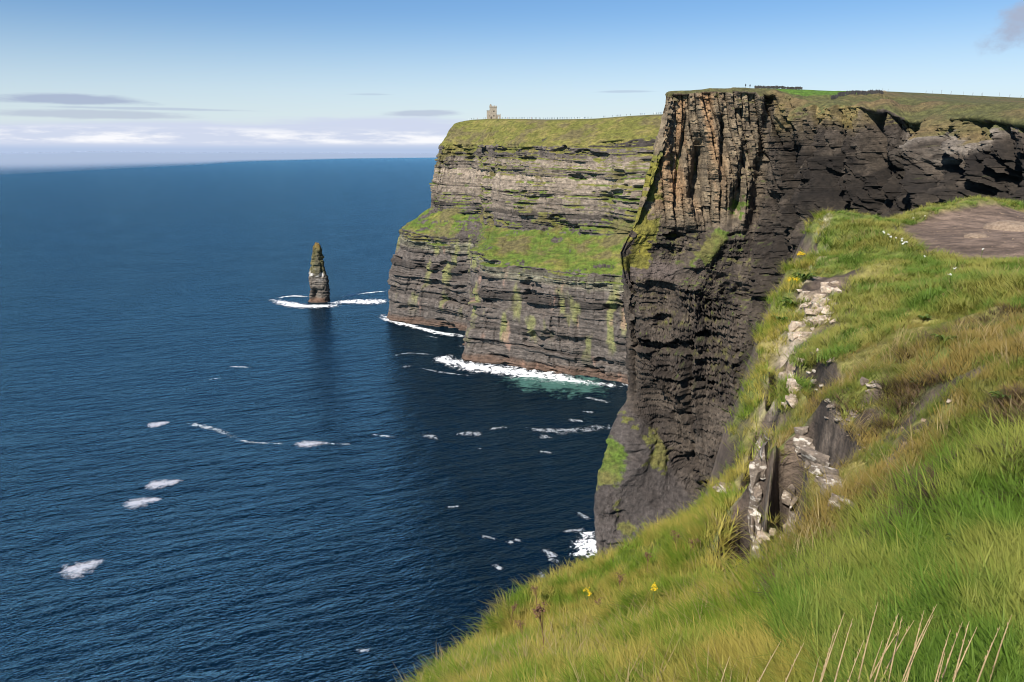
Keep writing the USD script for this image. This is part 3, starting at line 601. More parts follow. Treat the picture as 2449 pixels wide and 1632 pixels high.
# ------------------------------------------------------------------ loose and outcropping stone
def stone_mat(path, a, b, lich=(0.62, 0.60, 0.55), amt=0.55, s=1.0):
    g = G()
    p = g.add('geometry', 'position'); r = g.add('object_info', 'random')
    n = g.noise(p, 9 * s, 6, 0.65); n2_ = g.noise(p, 26 * s, 4, 0.7); n3_ = g.noise(g.map(p, (1, 1, 2.5)), 5 * s, 5, 0.6)
    c = g.mix(g.ss(n, 0.3, 0.7), a, b)
    c = g.mix(g.m('multiply', g.ss(n3_, 0.52, 0.62), amt), c, lich)
    f = g.m('multiply', g.ss(n2_, 0.2, 0.8, 0.7, 1.25), g.m('add', 0.8, g.m('multiply', r, 0.4)))
    c = g.mix(1.0, c, g.add('combine_xyz', 'vector', x=f, y=f, z=f), 'multiply')
    bn = g.add('bump', 'normal', height=g.m('add', n, g.m('multiply', n2_, 0.5)), strength=0.6, distance=0.03 / s)
    return g.make(path, g.add('principled_bsdf', 'BSDF', base_color=c, roughness=0.9, specular_ior_level=0.2, normal=bn))
M_PALE = stone_mat('/World/Looks/pale_stone', (0.20, 0.155, 0.115), (0.36, 0.285, 0.21), amt=0.25)
M_LICH = stone_mat('/World/Looks/lichened_stone', (0.075, 0.060, 0.048), (0.20, 0.160, 0.125), (0.52, 0.48, 0.42), 0.62)
M_DARK = stone_mat('/World/Looks/dark_stone', (0.10, 0.078, 0.06), (0.20, 0.155, 0.12), (0.45, 0.40, 0.34), 0.45)
M_EARTH = stone_mat('/World/Looks/bare_earth', (0.15, 0.108, 0.078), (0.24, 0.18, 0.13), (0.33, 0.265, 0.20), 0.25)
def shard(sx, sy, sz, r):
    """An angular stone: the hull of points pushed out to a box, with chipped corners."""
    pts = r.uniform(-1, 1, (16, 3)); m_ = np.abs(pts).max(1, keepdims=True); pts = pts / m_ * r.uniform(0.72, 1.0, (16, 1))
    h = trimesh.Trimesh(pts).convex_hull if False else trimesh.convex.convex_hull(pts)
    v = np.array(h.vertices) * [sx, sy, sz]
    return v, np.array(h.faces)
def rot(v, rz, tilt, tdir):
    c, s = math.cos(tilt), math.sin(tilt); ax = np.array([math.cos(tdir), math.sin(tdir), 0])
    R = trimesh.transformations.rotation_matrix(tilt, ax)[:3, :3] @ trimesh.transformations.rotation_matrix(rz, [0, 0, 1])[:3, :3]
    return v @ R.T
def outcrop(name, label, spots, mat, seed, cat='rock outcrop', flat=0.5, slope=0.0, sink=0.3, tall=1.0, align=None):
    """spots: photograph column, row, half width in photograph pixels."""
    r = np.random.default_rng(seed)
    base = hit(*spots[0][:2])
    t = thing(name, base, label=label, cat=cat)
    for u, v, w in spots:
        q = hit(u, v); s = w * np.hypot(q[1], q[2] - EYE) / FOC
        if align: vv, ff = shard(s * r.uniform(1.0, 1.9), s * r.uniform(0.45, 0.8), s * flat * r.uniform(0.6, 1.5) * tall, r)
        else: vv, ff = shard(s * r.uniform(0.8, 1.2), s * r.uniform(0.7, 1.2), s * flat * r.uniform(0.7, 1.3) * tall, r)
        vv = rot(vv, r.uniform(0, 6.28) if align is None else align + r.normal(0, .25), slope + r.uniform(-0.25, 0.25), math.pi / 2 + r.uniform(-0.5, 0.5))
        q = q + [0, 0, s * flat * tall * (1 - 2 * sink)]
        put('stone', (vv + (q - base), ff), mat, parent=t)
    return t
def along(pts, n, w0, w1, jit, seed):
    r = np.random.default_rng(seed); pts = np.array(pts, float)
    d_ = np.r_[0, np.cumsum(np.linalg.norm(np.diff(pts, axis=0), axis=1))]
    out = []
    for k in range(n):
        t = (k + r.uniform(0.1, 0.9)) / n * d_[-1]
        out.append((np.interp(t, d_, pts[:, 0]) + r.normal(0, jit), np.interp(t, d_, pts[:, 1]) + r.normal(0, jit), r.uniform(w0, w1)))
    return out
outcrop('rock_outcrop', 'pale tan slabs of broken rock spilling down the bare gap in the crag', [(1945, 752, 24), (1905, 782, 22), (1990, 738, 15)] + along([(1985, 690), (1965, 740), (1945, 800), (1925, 860)], 72, 5, 20, 27, 1), M_PALE, 1, flat=0.6, sink=.55)
outcrop('rock_outcrop', 'pale ledge of rock with a dark shaded hollow at the notch of the crag', along([(1905, 870), (1890, 930), (1880, 985)], 16, 9, 20, 8, 2), M_PALE, 2, flat=0.9, tall=1.2)
outcrop('rock_outcrop', 'white lichened rocks rimming the small dark hole in the upper bank', along([(1945, 905), (1958, 945), (1985, 975), (2005, 1000)], 16, 5, 11, 5, 3) + along([(2030, 985), (2050, 1000)], 5, 5, 10, 4, 33), M_LICH, 3)
outcrop('rock_outcrop', 'slanting rib of black and white rock jutting from the grassy bank', along([(1908, 1058), (1940, 1100), (1985, 1165), (2030, 1222)], 28, 12, 28, 10, 4), M_LICH, 4, flat=0.8, tall=1.2, align=-0.95, sink=.4)
outcrop('rock_outcrop', 'white speckled rocks at the lower tip of the slanting rib', along([(2000, 1212), (2040, 1235)], 9, 8, 14, 8, 5), M_LICH, 5)
outcrop('rock_outcrop', 'tall narrow fin of white edged rock dropping beside the deep black shadow', along([(1822, 1060), (1812, 1120), (1806, 1200), (1802, 1290), (1812, 1370), (1826, 1440)], 26, 12, 26, 6, 6), M_LICH, 6, flat=1.1, tall=1.25, align=1.35, sink=.45)
outcrop('rock_outcrop', 'pinkish broken ledge crossing the foot of the fin', along([(1822, 1288), (1850, 1300), (1868, 1304)], 12, 8, 16, 6, 7), M_PALE, 7, flat=0.7)
outcrop('rock_outcrop', 'thin inner fin of rock standing between two black clefts', along([(1888, 1200), (1884, 1290), (1878, 1360), (1866, 1440)], 20, 10, 20, 5, 8), M_LICH, 8, flat=1.1, tall=1.25, align=1.35, sink=.45)
outcrop('rock_outcrop', 'white splashed rocks on the brink above the grey apron', along([(1690, 1118), (1668, 1180), (1656, 1225), (1652, 1262)], 16, 6, 13, 5, 9), M_LICH, 9)
outcrop('rock_outcrop', 'low brown knob of rock poking from the yellow grass left of the fin', along([(1722, 1170), (1745, 1180), (1756, 1190)], 9, 9, 20, 8, 10), M_DARK, 10)
outcrop('rock_outcrop', 'dark shelf of stone above a patch of bare soil', along([(2100, 1128), (2130, 1130), (2165, 1142)], 12, 6, 13, 5, 11), M_LICH, 11)
outcrop('rock_outcrop', 'scattered small stones on the bare ground above the rib', along([(2035, 1050), (2060, 1060), (2090, 1080), (2130, 1075)], 16, 3, 7, 12, 12), M_DARK, 12)
outcrop('rock_outcrop', 'stack of thin grey flakes of stone beside the small dark hole', along([(1990, 1000), (2015, 1005), (2045, 1000)], 10, 6, 14, 5, 13), M_LICH, 13, flat=0.25)
outcrop('rock_outcrop', 'brown ledge of crumbling rock above the soil patch in the upper bank', along([(2065, 925), (2095, 930), (2115, 925)], 8, 8, 15, 6, 14), M_DARK, 14)
outcrop('rock_outcrop', 'grey stones half sunk in the lowest corner of the yellow slope', along([(1075, 1612), (1110, 1610)], 6, 7, 14, 5, 15), M_DARK, 15)
outcrop('boulder', 'single pale stone lying in the dark bare soil hollow', [(2271, 968, 9)], M_PALE, 16, cat='boulder', flat=0.8)
outcrop('boulder', 'small white stone perched on the yellow grass near the dry umbels', [(1713, 1407, 5)], M_PALE, 17, cat='boulder', flat=0.8)
for k, (u, v, w, lab) in enumerate([(2412, 540, 52, 'long pale hump of bare earth on the brown dirt clearing'), (2336, 560, 26, 'smaller pale hump of bare earth with a grass tuft on the dirt clearing')]):
    q = hit(u, v + 8); s = w * q[1] / FOC
    m = trimesh.creation.icosphere(4); vv = np.array(m.vertices); vv *= (1 + 0.16 * fbm(vv * 2.2 + k * 9, 4, 97))[:, None]; vv *= [s, s * 1.3, s * 0.42]
    put('earth_mound', (vv + q - [0, 0, s * 0.06], np.array(m.faces)), M_EARTH, smooth=True, label=lab, cat='earth mound')

# ------------------------------------------------------------------ grass and plants
def leaf_mat(path, a, b, dry=(0.24, 0.185, 0.07), dryamt=0.3, scale=0.5, trans=0.3, seed=0):
    g = G()
    p = g.add('geometry', 'position'); r = g.add('object_info', 'random'); isl = g.add('geometry', 'random_per_island')
    n = g.noise(g.map(p, loc=(seed, seed * 2, 0)), scale, 4, 0.6); n2_ = g.noise(g.map(p, loc=(seed * 3, 7, 0)), scale * 4, 3)
    c = g.mix(g.ss(n, 0.40, 0.60), a, b)
    t = g.m('add', g.m('multiply', g.m('subtract', n2_, 0.5), 1.1), isl)
    c = g.mix(g.ss(t, 1.0 - dryamt - 0.12, 1.0 - dryamt + 0.12), c, dry)
    f = g.m('add', 0.58, g.m('multiply', isl, 1.0))
    c = g.mix(1.0, c, g.add('combine_xyz', 'vector', x=f, y=f, z=f), 'multiply')
    s = g.add('principled_bsdf', 'BSDF', base_color=c, roughness=0.62, specular_ior_level=0.30)
    tr = g.add('translucent_bsdf', 'BSDF', color=g.mix(1.0, c, (1.15, 1.25, 0.55), 'multiply'))
    return g.make(path, g.add('mix_closure', 'closure', fac=trans, closure1=s, closure2=tr))
M_LUSH = leaf_mat('/World/Looks/lush_grass', (0.150, 0.260, 0.024), (0.350, 0.370, 0.070), (0.54, 0.46, 0.23), 0.24, scale=1.2, trans=0.42)
M_SLOPE = leaf_mat('/World/Looks/slope_grass', (0.200, 0.300, 0.022), (0.520, 0.430, 0.095), (0.60, 0.47, 0.20), 0.30, scale=1.5, trans=0.42, seed=4)
M_BROWN = leaf_mat('/World/Looks/brown_grass', (0.155, 0.195, 0.020), (0.330, 0.235, 0.058), (0.33, 0.225, 0.105), 0.34, scale=1.1, seed=8)
M_LAWN = leaf_mat('/World/Looks/lawn_grass', (0.145, 0.245, 0.026), (0.350, 0.330, 0.070), (0.50, 0.41, 0.20), 0.24, scale=0.9, seed=12)
def blade(base, h, w, lean, az, curl, seg=3):
    t = np.linspace(0, 1, seg + 1)
    dr = np.array([math.cos(az), math.sin(az), 0]); sd_ = np.array([-dr[1], dr[0], 0])
    x = h * (lean * t + curl * t ** 2.2); z = h * (t - 0.35 * curl * t ** 2.5)
    c = base + x[:, None] * dr + z[:, None] * np.array([0, 0, 1.0])
    wd = w * np.array([0.8, 1.0, 0.75, 0.08])[:seg + 1] if seg == 3 else w * np.linspace(1, 0.1, seg + 1)
    v = np.concatenate([c - sd_ * wd[:, None] / 2, c + sd_ * wd[:, None] / 2])
    n = seg + 1
    f = []
    for i in range(seg): f += [[i, i + 1, n + i + 1], [i, n + i + 1, n + i]]
    return v, f
def tuft(n, rad_, h0, h1, w, wind, windaz, seed):
    r = np.random.default_rng(seed); V, F_, o = [], [], 0
    for k in range(n):
        a = r.uniform(0, 6.283); q = rad_ * math.sqrt(r.random())
        az = a + r.normal(0, 0.8) if r.random() > wind else windaz + r.normal(0, 0.45)
        v, f = blade(np.array([q * math.cos(a), q * math.sin(a), -0.03]), r.uniform(h0, h1), w * (r.uniform(0.6, 1.2) if r.random() > .12 else r.uniform(1.5, 2.2)), r.uniform(0.25, 1.15), az, abs(r.normal(0.40, 0.3)))
        V.append(v); F_ += [[i + o for i in x] for x in f]; o += len(v)
    return np.vstack(V), np.array(F_)
def scatter(name, label, mat, protos, pts, yaw, sc, pid):
    pi = UsdGeom.PointInstancer.Define(stage, path_for('/World', name))
    base = str(pi.GetPath()) + '/kinds'
    UsdGeom.Scope.Define(stage, base)
    tg = []
    for k, m in enumerate(protos):
        tg.append(usdkit.mesh(stage, f'{base}/tuft_{k:03d}', m, mat).GetPath())
    pi.CreatePrototypesRel().SetTargets(tg)
    pi.CreateProtoIndicesAttr(Vt.IntArray.FromNumpy(pid.astype(np.int32)))
    pi.CreatePositionsAttr(Vt.Vec3fArray.FromNumpy(pts.astype(np.float32)))
    q = np.stack([np.cos(yaw / 2), yaw * 0, yaw * 0, np.sin(yaw / 2)], -1)
    pi.CreateOrientationsAttr(Vt.QuathArray([Gf.Quath(float(a[0]), 0, 0, float(a[3])) for a in q]))
    pi.CreateScalesAttr(Vt.Vec3fArray.FromNumpy(np.repeat(sc[:, None], 3, 1).astype(np.float32)))
    tag(pi.GetPrim(), label, None, None, 'stuff')
def spots(n, r0, r1, a0, a1, seed):
    r = np.random.default_rng(seed)
    aa = np.radians(r.uniform(a0, a1, n)); rr = np.sqrt(r.uniform(r0 * r0, r1 * r1, n)) if r1 / r0 < 2 else np.exp(r.uniform(math.log(r0), math.log(r1), n))
    x, y = rr * np.sin(aa), rr * np.cos(aa)
    z = ground(x, y); b = _bi(gpolar(x, y)); s_, t_ = crag_side(x, y)
    keep = (b[..., 0] < 0.4 + 0.3 * r.random(n)) & (b[..., 1] > 0.30 + 0.3 * r.random(n)) & ((z > _si(gpolar(x, y)) - 0.22))
    return x[keep], y[keep], z[keep], s_[keep], r
WAZ = 0.55                                                             # the wind combs the grass to the right
def field(name, label, mat, n, r0, r1, a0, a1, tn, trad, h0, h1, w, sel, seed, wind=0.55, windaz=WAZ, jitter=0.7):
    x, y, z, s_, r = spots(n, r0, r1, a0, a1, seed)
    nz = fbm(np.stack([x / 1.9, y / 1.9, x * 0 + 7], -1), 3, 98)
    k = sel(x, y, s_, nz)
    x, y, z, nz = x[k], y[k], z[k], nz[k]
    protos = [tuft(tn, trad, h0, h1, w, wind, windaz, seed * 10 + j) for j in range(6)]
    scatter(name, label, mat, protos, np.stack([x, y, z], -1), r.normal(0, jitter, len(x)), (0.70 + 0.6 * nz + r.uniform(0, 0.5, len(x))).clip(0.3), r.integers(0, 6, len(x)))
up = lambda x, y, s, nz: s < 0.0
lushz = lambda x, y, s, nz: (s < 0) & (np.hypot(x - 3.8, y - 2.2) + 1.8 * nz < 4.2) & (x + 0.6 * nz > 0.75 + 0.18 * y)
brownz = lambda x, y, s, nz: (s < 0) & ~lushz(x, y, s, nz) & (np.hypot(x, y) + 2.0 * nz < 16.5)
lawnz = lambda x, y, s, nz: (s < 0) & (np.hypot(x, y) + 2.0 * nz >= 15.0)
slopez = lambda x, y, s, nz: (s >= -0.1)
slopenear = lambda x, y, s, nz: (s >= -0.1) | ((s < 0) & ~lushz(x, y, s, nz) & (np.hypot(x, y) < 6.2))
field('lush_grass', 'tall lush green grass combed to the right at the bottom right corner', M_LUSH, 10000, 2.5, 9.0, 8, 46, 28, 0.13, 0.10, 0.34, 0.0066, lushz, 11, wind=0.6)
field('slope_grass', 'yellow green grass covering the near slope down to the brink', M_SLOPE, 17000, 4.0, 11, -30, 40, 30, 0.13, 0.07, 0.24, 0.0055, slopenear, 12, windaz=2.0, wind=.45)
field('slope_grass', 'yellow green grass on the farther slope below the line of crags', M_SLOPE, 15000, 10, 34, -10, 34, 36, 0.20, 0.09, 0.28, 0.009, slopez, 13, windaz=2.0, wind=.45)
field('bank_grass', 'short olive and brown grass on the upper bank between the bare soil patches', M_BROWN, 16000, 5.5, 19, 10, 48, 32, 0.13, 0.05, 0.17, 0.0060, brownz, 14)
M_STRAW = leaf_mat('/World/Looks/straw_grass', (0.34, 0.25, 0.11), (0.48, 0.37, 0.18), (0.55, 0.44, 0.24), .3, 2.0, trans=.35, seed=3)
M_HEATH = leaf_mat('/World/Looks/heath', (0.085, 0.060, 0.032), (0.16, 0.10, 0.055), (0.10, 0.12, 0.03), .25, 3.0, trans=.2, seed=6)
strawz = lambda x, y, s, nz: nz > -0.1
heathz = lambda x, y, s, nz: (s < -0.3) & (fbm(np.stack([x / 1.1, y / 1.1, x * 0 + 1], -1), 3, 99) > 0.10) & (np.hypot(x, y) < 15)
field('straw_grass', 'dry straw coloured grass scattered over the slope and the bank', M_STRAW, 3600, 2.4, 30, -28, 46, 16, 0.12, 0.14, 0.36, 0.0045, strawz, 16, wind=.5)
field('heath', 'low dark reddish brown heath on the upper bank', M_HEATH, 9000, 6.5, 16, 14, 46, 40, 0.13, 0.05, 0.15, 0.007, heathz, 17, wind=.1)
field('lawn_grass', 'fresh green grass around the brown dirt clearing', M_LAWN, 15000, 13.5, 42, 14, 46, 40, 0.22, 0.08, 0.22, 0.009, lawnz, 15)

# ------------------------------------------------------------------ sea stack
def stack_mesh():
    lv = [(733, 789, 724), (737, 786, 712), (739, 785, 690), (735, 782, 668), (737, 778, 655), (739, 774, 638), (741, 770, 622), (743, 768, 604), (746, 766, 590), (748, 762, 583)]
    D = sea_at(760, 722)[1]
    ks, out = np.linspace(0, 1, 260), []
    L = np.array([[*at(a, v, D)[[0]], *at(b, v, D)[[0]], at(a, v, D)[2]] for a, b, v in lv])
    L[0, 2] = -3
    t = np.linspace(0, 1, len(L)); L = np.stack([np.interp(ks, t, L[:, k]) for k in range(3)], -1)
    na = 200; th = np.linspace(0, 2 * math.pi, na + 1)
    cx, hw = (L[:, 0] + L[:, 1]) / 2, (L[:, 1] - L[:, 0]) / 2 - 1.1
    c, s_ = np.cos(th), np.sin(th)
    e = 0.45
    X = cx[:, None] + hw[:, None] * np.sign(c) * np.abs(c) ** e
    Y = D + 6 + (hw[:, None] * 0.8 + 1.5) * np.sign(s_) * np.abs(s_) ** e
    Z = np.repeat(L[:, 2:3], na + 1, 1)
    per = th * 11.0
    i1, f1, r1 = layers(Z + 0.6 * fbm(np.stack([X / 12, Y / 12, Z / 12], -1), 3, 3), 0.8, 4.0, 33)
    A = np.broadcast_to(per, Z.shape)
    dd = (r1[i1] - .5) * 1.1 + (h2(i1, np.floor(A / 4 + r1[i1] * 5), 4) - .5) * 1.2
    ver = fbm(np.stack([X / 4.5, Y / 4.5, Z / 40], -1), 3, 5)
    dd += ver * 2.8 * sstep(Z, 20, 34) + fbm(np.stack([X / 7, Y / 7, Z / 9], -1), 4, 6) * 2.4
    # a sea cave at the foot on the left
    dd -= 5.5 * np.exp(-((X - (cx[:, None] - hw[:, None] * 0.35)) / 3.2) ** 2 - ((Z - 9.5) / 6.5) ** 4) * (s_ < 0)
    nx, ny = np.sign(c) * np.abs(c) ** (2 - e), np.sign(s_) * np.abs(s_) ** (2 - e)
    ln = np.hypot(nx, ny) + 1e-6
    ap_ = np.clip((1 - ks) * 9, 0, 1)[:, None]
    X, Y = X + dd * nx / ln * (0.35 + .65 * ap_), Y + dd * ny / ln * (0.35 + .65 * ap_)
    Z = Z + (fbm(np.stack([X / 3, Y / 3, X * 0], -1), 3, 8) * 3.0 * (ks[:, None] > 0.9) * (ks[:, None] - .9) * 10)
    Pm = np.stack([X, Y, Z], -1)
    top = np.array([[X[-1].mean(), Y[-1].mean(), Z[-1].mean() - 1.0]])
    v = np.vstack([Pm.reshape(-1, 3), top]); n = na + 1
    f = grid_faces(len(ks), n); f = np.vstack([f[:, [0, 1, 2]], f[:, [0, 2, 3]]])
    f = np.vstack([f, [[(len(ks) - 1) * n + k, (len(ks) - 1) * n + k + 1, len(v) - 1] for k in range(na)]])
    rock = lerp(col3([0.06, 0.050, 0.042]), col3([0.13, 0.11, 0.09]), h2(i1, 3, 3)[..., None])
    lich_ = lerp(col3([0.105, 0.092, 0.034]), col3([0.060, 0.054, 0.030]), sstep(ver, -.2, .3)[..., None])
    m_ = sstep(Z + 5 * ver, 27, 36)
    col = lerp(rock, lich_, (m_ * 0.9)[..., None])
    col = lerp(col, col3([0.20, 0.13, 0.035]), (sstep(Z, 58, 65) * 0.8)[..., None])
    guano = np.exp(-((Z - 31) / 4.5) ** 2) * sstep(fbm(np.stack([X / 3, Y / 3, Z / 4], -1), 3, 9), 0.0, .3)
    col = lerp(col, col3([0.48, 0.45, 0.42]), (guano * .8)[..., None])
    col = lerp(col, col3([0.095, 0.055, 0.036]), (sstep(Z, 7, 3) * .9)[..., None])
    return v, f, np.vstack([col.reshape(-1, 3), [[0.25, 0.18, 0.05]]])
v, f, c = stack_mesh()
put('sea_stack', (v, f), MAT_FAR, smooth=True, colors=c, label='lone pillar of layered rock standing in the sea off the far cliff', cat='sea stack')

# ------------------------------------------------------------------ foam and surf
def foam_mat(path, scale, thr, colr, op=1.0, sx_=1.0, soft=0.22, na=1.0):
    g = G()
    p = g.add('geometry', 'position'); a = g.add('attribute', 'color', attribute='tint')
    fx = g.add('separate_color', color_type='rgb', color=a)
    q = g.map(p, (sx_, 1, 1))
    n = g.noise(q, scale, 6, 0.68, 0.6); n2_ = g.noise(q, scale * 4.5, 4, 0.7, 0.3)
    m_ = g.m('add', g.m('multiply', g.m('subtract', n, 0.5), 2.6), g.m('multiply', g.m('subtract', n2_, 0.5), 2.0))
    e = g.m('add', g.m('multiply', m_, na), fx + '.r')
    al = g.m('multiply', g.ss(e, thr, thr + soft), op)
    d_ = g.add('diffuse_bsdf', 'BSDF', color=colr)
    return g.make(path, g.add('mix_closure', 'closure', fac=al, closure1=g.add('transparent_bsdf', 'BSDF'), closure2=d_))
F_SURF = foam_mat('/World/Looks/surf', 0.20, 0.50, (0.80, 0.82, 0.84), 0.95, soft=0.5, na=1.5)
F_LACE = foam_mat('/World/Looks/lace_foam', 0.22, 0.52, (0.60, 0.64, 0.68), 0.52, soft=0.9, na=1.5)
F_PATCH = foam_mat('/World/Looks/foam_froth', 0.30, 0.10, (0.55, 0.56, 0.62), 0.58, soft=1.1, na=1.0)
F_GREEN = foam_mat('/World/Looks/churned_water', 0.06, 0.35, (0.075, 0.17, 0.145), 0.6, soft=0.7)
def ribbon(pts, ws, z=0.12, n=None, nw=9, wide=1.5):
    q = np.array([sea_at(u, v)[:2] for u, v in pts]); t = np.r_[0, np.cumsum(np.linalg.norm(np.diff(q, axis=0), axis=1))]
    n = n or max(12, int(t[-1] / 3)); tt = np.linspace(0, t[-1], n)
    c = PchipInterpolator(t, q)(tt) if len(pts) > 2 else np.stack([np.interp(tt, t, q[:, k]) for k in range(2)], -1)
    c = c + 0.15 * np.interp(tt, t, ws)[:, None] * fbm(np.stack([tt / 14, tt * 0 + len(pts), tt * 0 + pts[0][0]], -1), 3, 71)[:, None]
    tn = np.gradient(c, axis=0); tn /= np.linalg.norm(tn, axis=1, keepdims=True); nr = np.stack([-tn[:, 1], tn[:, 0]], -1)
    w = wide * np.interp(tt, t, ws); k = np.linspace(-1, 1, nw)
    V = c[:, None] + nr[:, None] * (w[:, None] * k)[..., None]
    fade = (1 - np.abs(k) ** 1.6)[None] * np.clip(np.minimum(tt, t[-1] - tt) / (0.22 * t[-1] + 1e-6), 0, 1)[:, None] ** 0.7
    zz_ = z + 0.25 * fade * (z < 1)
    V = np.concatenate([V, zz_[..., None]], -1)
    f = grid_faces(n, nw)[:, ::-1]
    return V.reshape(-1, 3), f, np.repeat(fade.reshape(-1, 1), 3, 1)
def foam(name, ribs, mat, label, cat=None, kind='stuff'):
    V, F_, C, o = [], [], [], 0
    for k, (pts, ws) in enumerate(ribs):
        v, f, c = ribbon(pts, ws, z=0.10 + 0.03 * (k % 7), wide=1.0 if mat == F_LACE else 1.5); V.append(v); F_.append(f + o); C.append(c); o += len(v)
    fa = np.vstack(F_); vv = np.vstack(V)
    put(name, (vv, fa), mat, smooth=False, colors=np.vstack(C), label=label, cat=cat, kind=kind)
foam('surf', [([(652, 716), (690, 727), (735, 733), (792, 732), (812, 726)], [4, 9, 10, 8, 4]), ([(665, 714), (700, 709), (735, 711)], [2.5, 4, 3])], F_SURF, 'white surf breaking round the foot of the sea stack')
foam('surf', [([(790, 727), (840, 722), (890, 722), (932, 723)], [5, 12, 15, 12]), ([(812, 714), (850, 705), (890, 700), (934, 696)], [1.5, 3, 2.5, 2])], F_SURF, 'band of white surf in the gap between the sea stack and the far cliff')
foam('surf', [([(918, 752), (926, 762), (960, 774), (1010, 787), (1060, 798), (1100, 803), (1132, 803)], [5, 6, 5, 4, 5, 6, 5])], F_SURF, 'thin line of surf along the foot of the left wall of the far cliff')
foam('surf', [([(1040, 856), (1090, 866), (1130, 876), (1200, 886), (1260, 894), (1310, 899), (1350, 910), (1420, 918), (1510, 926)], [4, 9, 12, 12, 13, 15, 10, 5, 5]), ([(1085, 850), (1060, 858), (1100, 872)], [4, 6, 6])], F_SURF, 'bright surf pounding the foot of the right buttress of the far cliff')
foam('churned_water', [([(1200, 902), (1280, 912), (1380, 922), (1480, 930)], [10, 22, 26, 12])], F_GREEN, 'pale green churned water spreading off the surf at the buttress')
foam('surf', [([(1418, 1270), (1408, 1305), (1396, 1335)], [3, 6, 4]), ([(1436, 1352), (1415, 1382), (1380, 1402), (1335, 1425)], [5, 8, 8, 4]), ([(1430, 1368), (1400, 1385), (1350, 1395)], [3, 6, 4])], F_SURF, 'surf washing round the corner of the grey apron below the headland')
rr = np.random.default_rng(5)
lace = [([(440, 1011), (480, 1020), (520, 1030), (566, 1048)], [3, 4, 3, 4]), ([(560, 1048), (610, 1060), (690, 1062)], [1.5, 2, 1.5]), ([(770, 1062), (840, 1064)], [2, 1.5]), ([(890, 1040), (950, 1048)], [2, 2]),
        ([(1005, 1040), (1030, 1046), (1048, 1052)], [3, 4, 3]), ([(1090, 1042), (1130, 1038), (1150, 1045)], [3, 6, 4]), ([(1165, 1028), (1215, 1022)], [2, 3]), ([(1255, 1024), (1300, 1030), (1350, 1032), (1400, 1022)], [3, 5, 6, 4]),
        ([(1285, 1042), (1320, 1050)], [4, 5]), ([(1380, 1035), (1430, 1024), (1470, 1020)], [4, 6, 4]), ([(1355, 1006), (1395, 1008)], [4, 3]), ([(1040, 852), (980, 846), (940, 852)], [2, 3, 1]), ([(1000, 880), (1060, 892), (1130, 900)], [2, 3, 2]), ([(960, 880), (990, 875)], [3, 3]),
        ([(1120, 830), (1095, 828)], [2, 2]), ([(1020, 804), (1050, 810)], [2, 2]), ([(1290, 1080), (1320, 1085)], [2, 2]), ([(1390, 985), (1420, 988)], [2, 3]), ([(1400, 950), (1460, 965)], [3, 4]), ([(1250, 1290), (1215, 1300)], [2, 2]),
        ([(1300, 1310), (1322, 1335), (1335, 1352)], [2, 3, 3]), ([(1290, 1368), (1300, 1390)], [2, 3]), ([(1180, 1350), (1200, 1365)], [2, 2]), ([(1340, 1275), (1400, 1268)], [2, 3]), ([(1380, 1225), (1415, 1245)], [2, 2]), ([(1150, 1285), (1190, 1292)], [2, 2]), ([(545, 878), (600, 880)], [3, 2]), ([(480, 912), (530, 905)], [1.5, 1.5])]
for k in range(5):
    u, v = rr.uniform(820, 1440), rr.uniform(880, 1560)
    if v > 1300 and u > 1200: continue
    lace.append(([(u, v), (u + rr.uniform(12, 50), v + rr.uniform(-4, 6))], [rr.uniform(0.7, 2), rr.uniform(0.7, 2)]))
foam('sea_foam', lace, F_LACE, 'drifting streaks and lace of white foam across the dark bay')
for (u0, v0, u1, v1, w, lab) in [(352, 1020, 408, 1010, 5, 'small white foam patch, farthest left of the line of drifting foam'), (702, 1064, 790, 1060, 5, 'flat white foam patch on open water left of the dark bay'),
        (345, 1165, 440, 1150, 5.4, 'broad hazy white foam patch, upper one of the close pair'), (290, 1211, 392, 1192, 5.4, 'pointed white foam patch, lower one of the close pair'), (142, 1380, 250, 1338, 6.2, 'big ragged white foam patch nearest the lower left corner')]:
    L_ = [(u0 + (u1 - u0) * t, v0 + (v1 - v0) * t) for t in (0, .25, .6, 1.0)]
    foam('foam_patch', [(L_, [w * .55, w, w * .75, w * .15])], F_PATCH, lab, cat='foam patch', kind=None)

# ------------------------------------------------------------------ fog bank lying on the far sea
def fog():
    az_u = np.array([-900, -400, 0, 350, 500, 600, 850, 1040, 1500, 2400.]); dl = np.array([60, 56, 50, 32, 25, 17.5, 10.5, 8.5, 8, 8.])
    U = np.linspace(-900, 1500, 90); D_ = EYE * FOC / np.interp(U, az_u, dl)
    ks = np.array([0, .04, .1, .2, .35, .55, .8, 1.0]); V, Bt = [], []
    for u, d0 in zip(U, D_):
        for k in ks:
            d1 = d0 + k * 22000
            hgt = 4 + 250 * sstep(k, -0.02, 0.8) * (0.85 + 0.4 * fbm(np.array([[u / 300, k * 3, 2.0]]), 3, 8)[0])
            x = (u - 1224.5) / FOC * d1 * math.cos(PITCH) ** -1 * 0.985
            V.append([x, d1, hgt]); Bt.append([x, d1, 1.5])
    n = len(ks); V = np.array(V + Bt); N_ = len(U) * n
    f = grid_faces(len(U), n)
    top_, bot = f[:, ::-1], f + N_
    side = []
    idx = lambda i, j: i * n + j
    loop = [idx(i, 0) for i in range(len(U))] + [idx(len(U) - 1, j) for j in range(1, n)] + [idx(i, n - 1) for i in range(len(U) - 2, -1, -1)] + [idx(0, j) for j in range(n - 2, 0, -1)]
    for a, b in zip(loop, loop[1:] + loop[:1]): side.append([a, b, b + N_, a + N_])
    m = trimesh.Trimesh(V, np.vstack([np.vstack([q[:, [0, 1, 2]], q[:, [0, 2, 3]]]) for q in (top_, bot, np.array(side))]), process=False)
    trimesh.repair.fix_normals(m)
    return m
g = G()
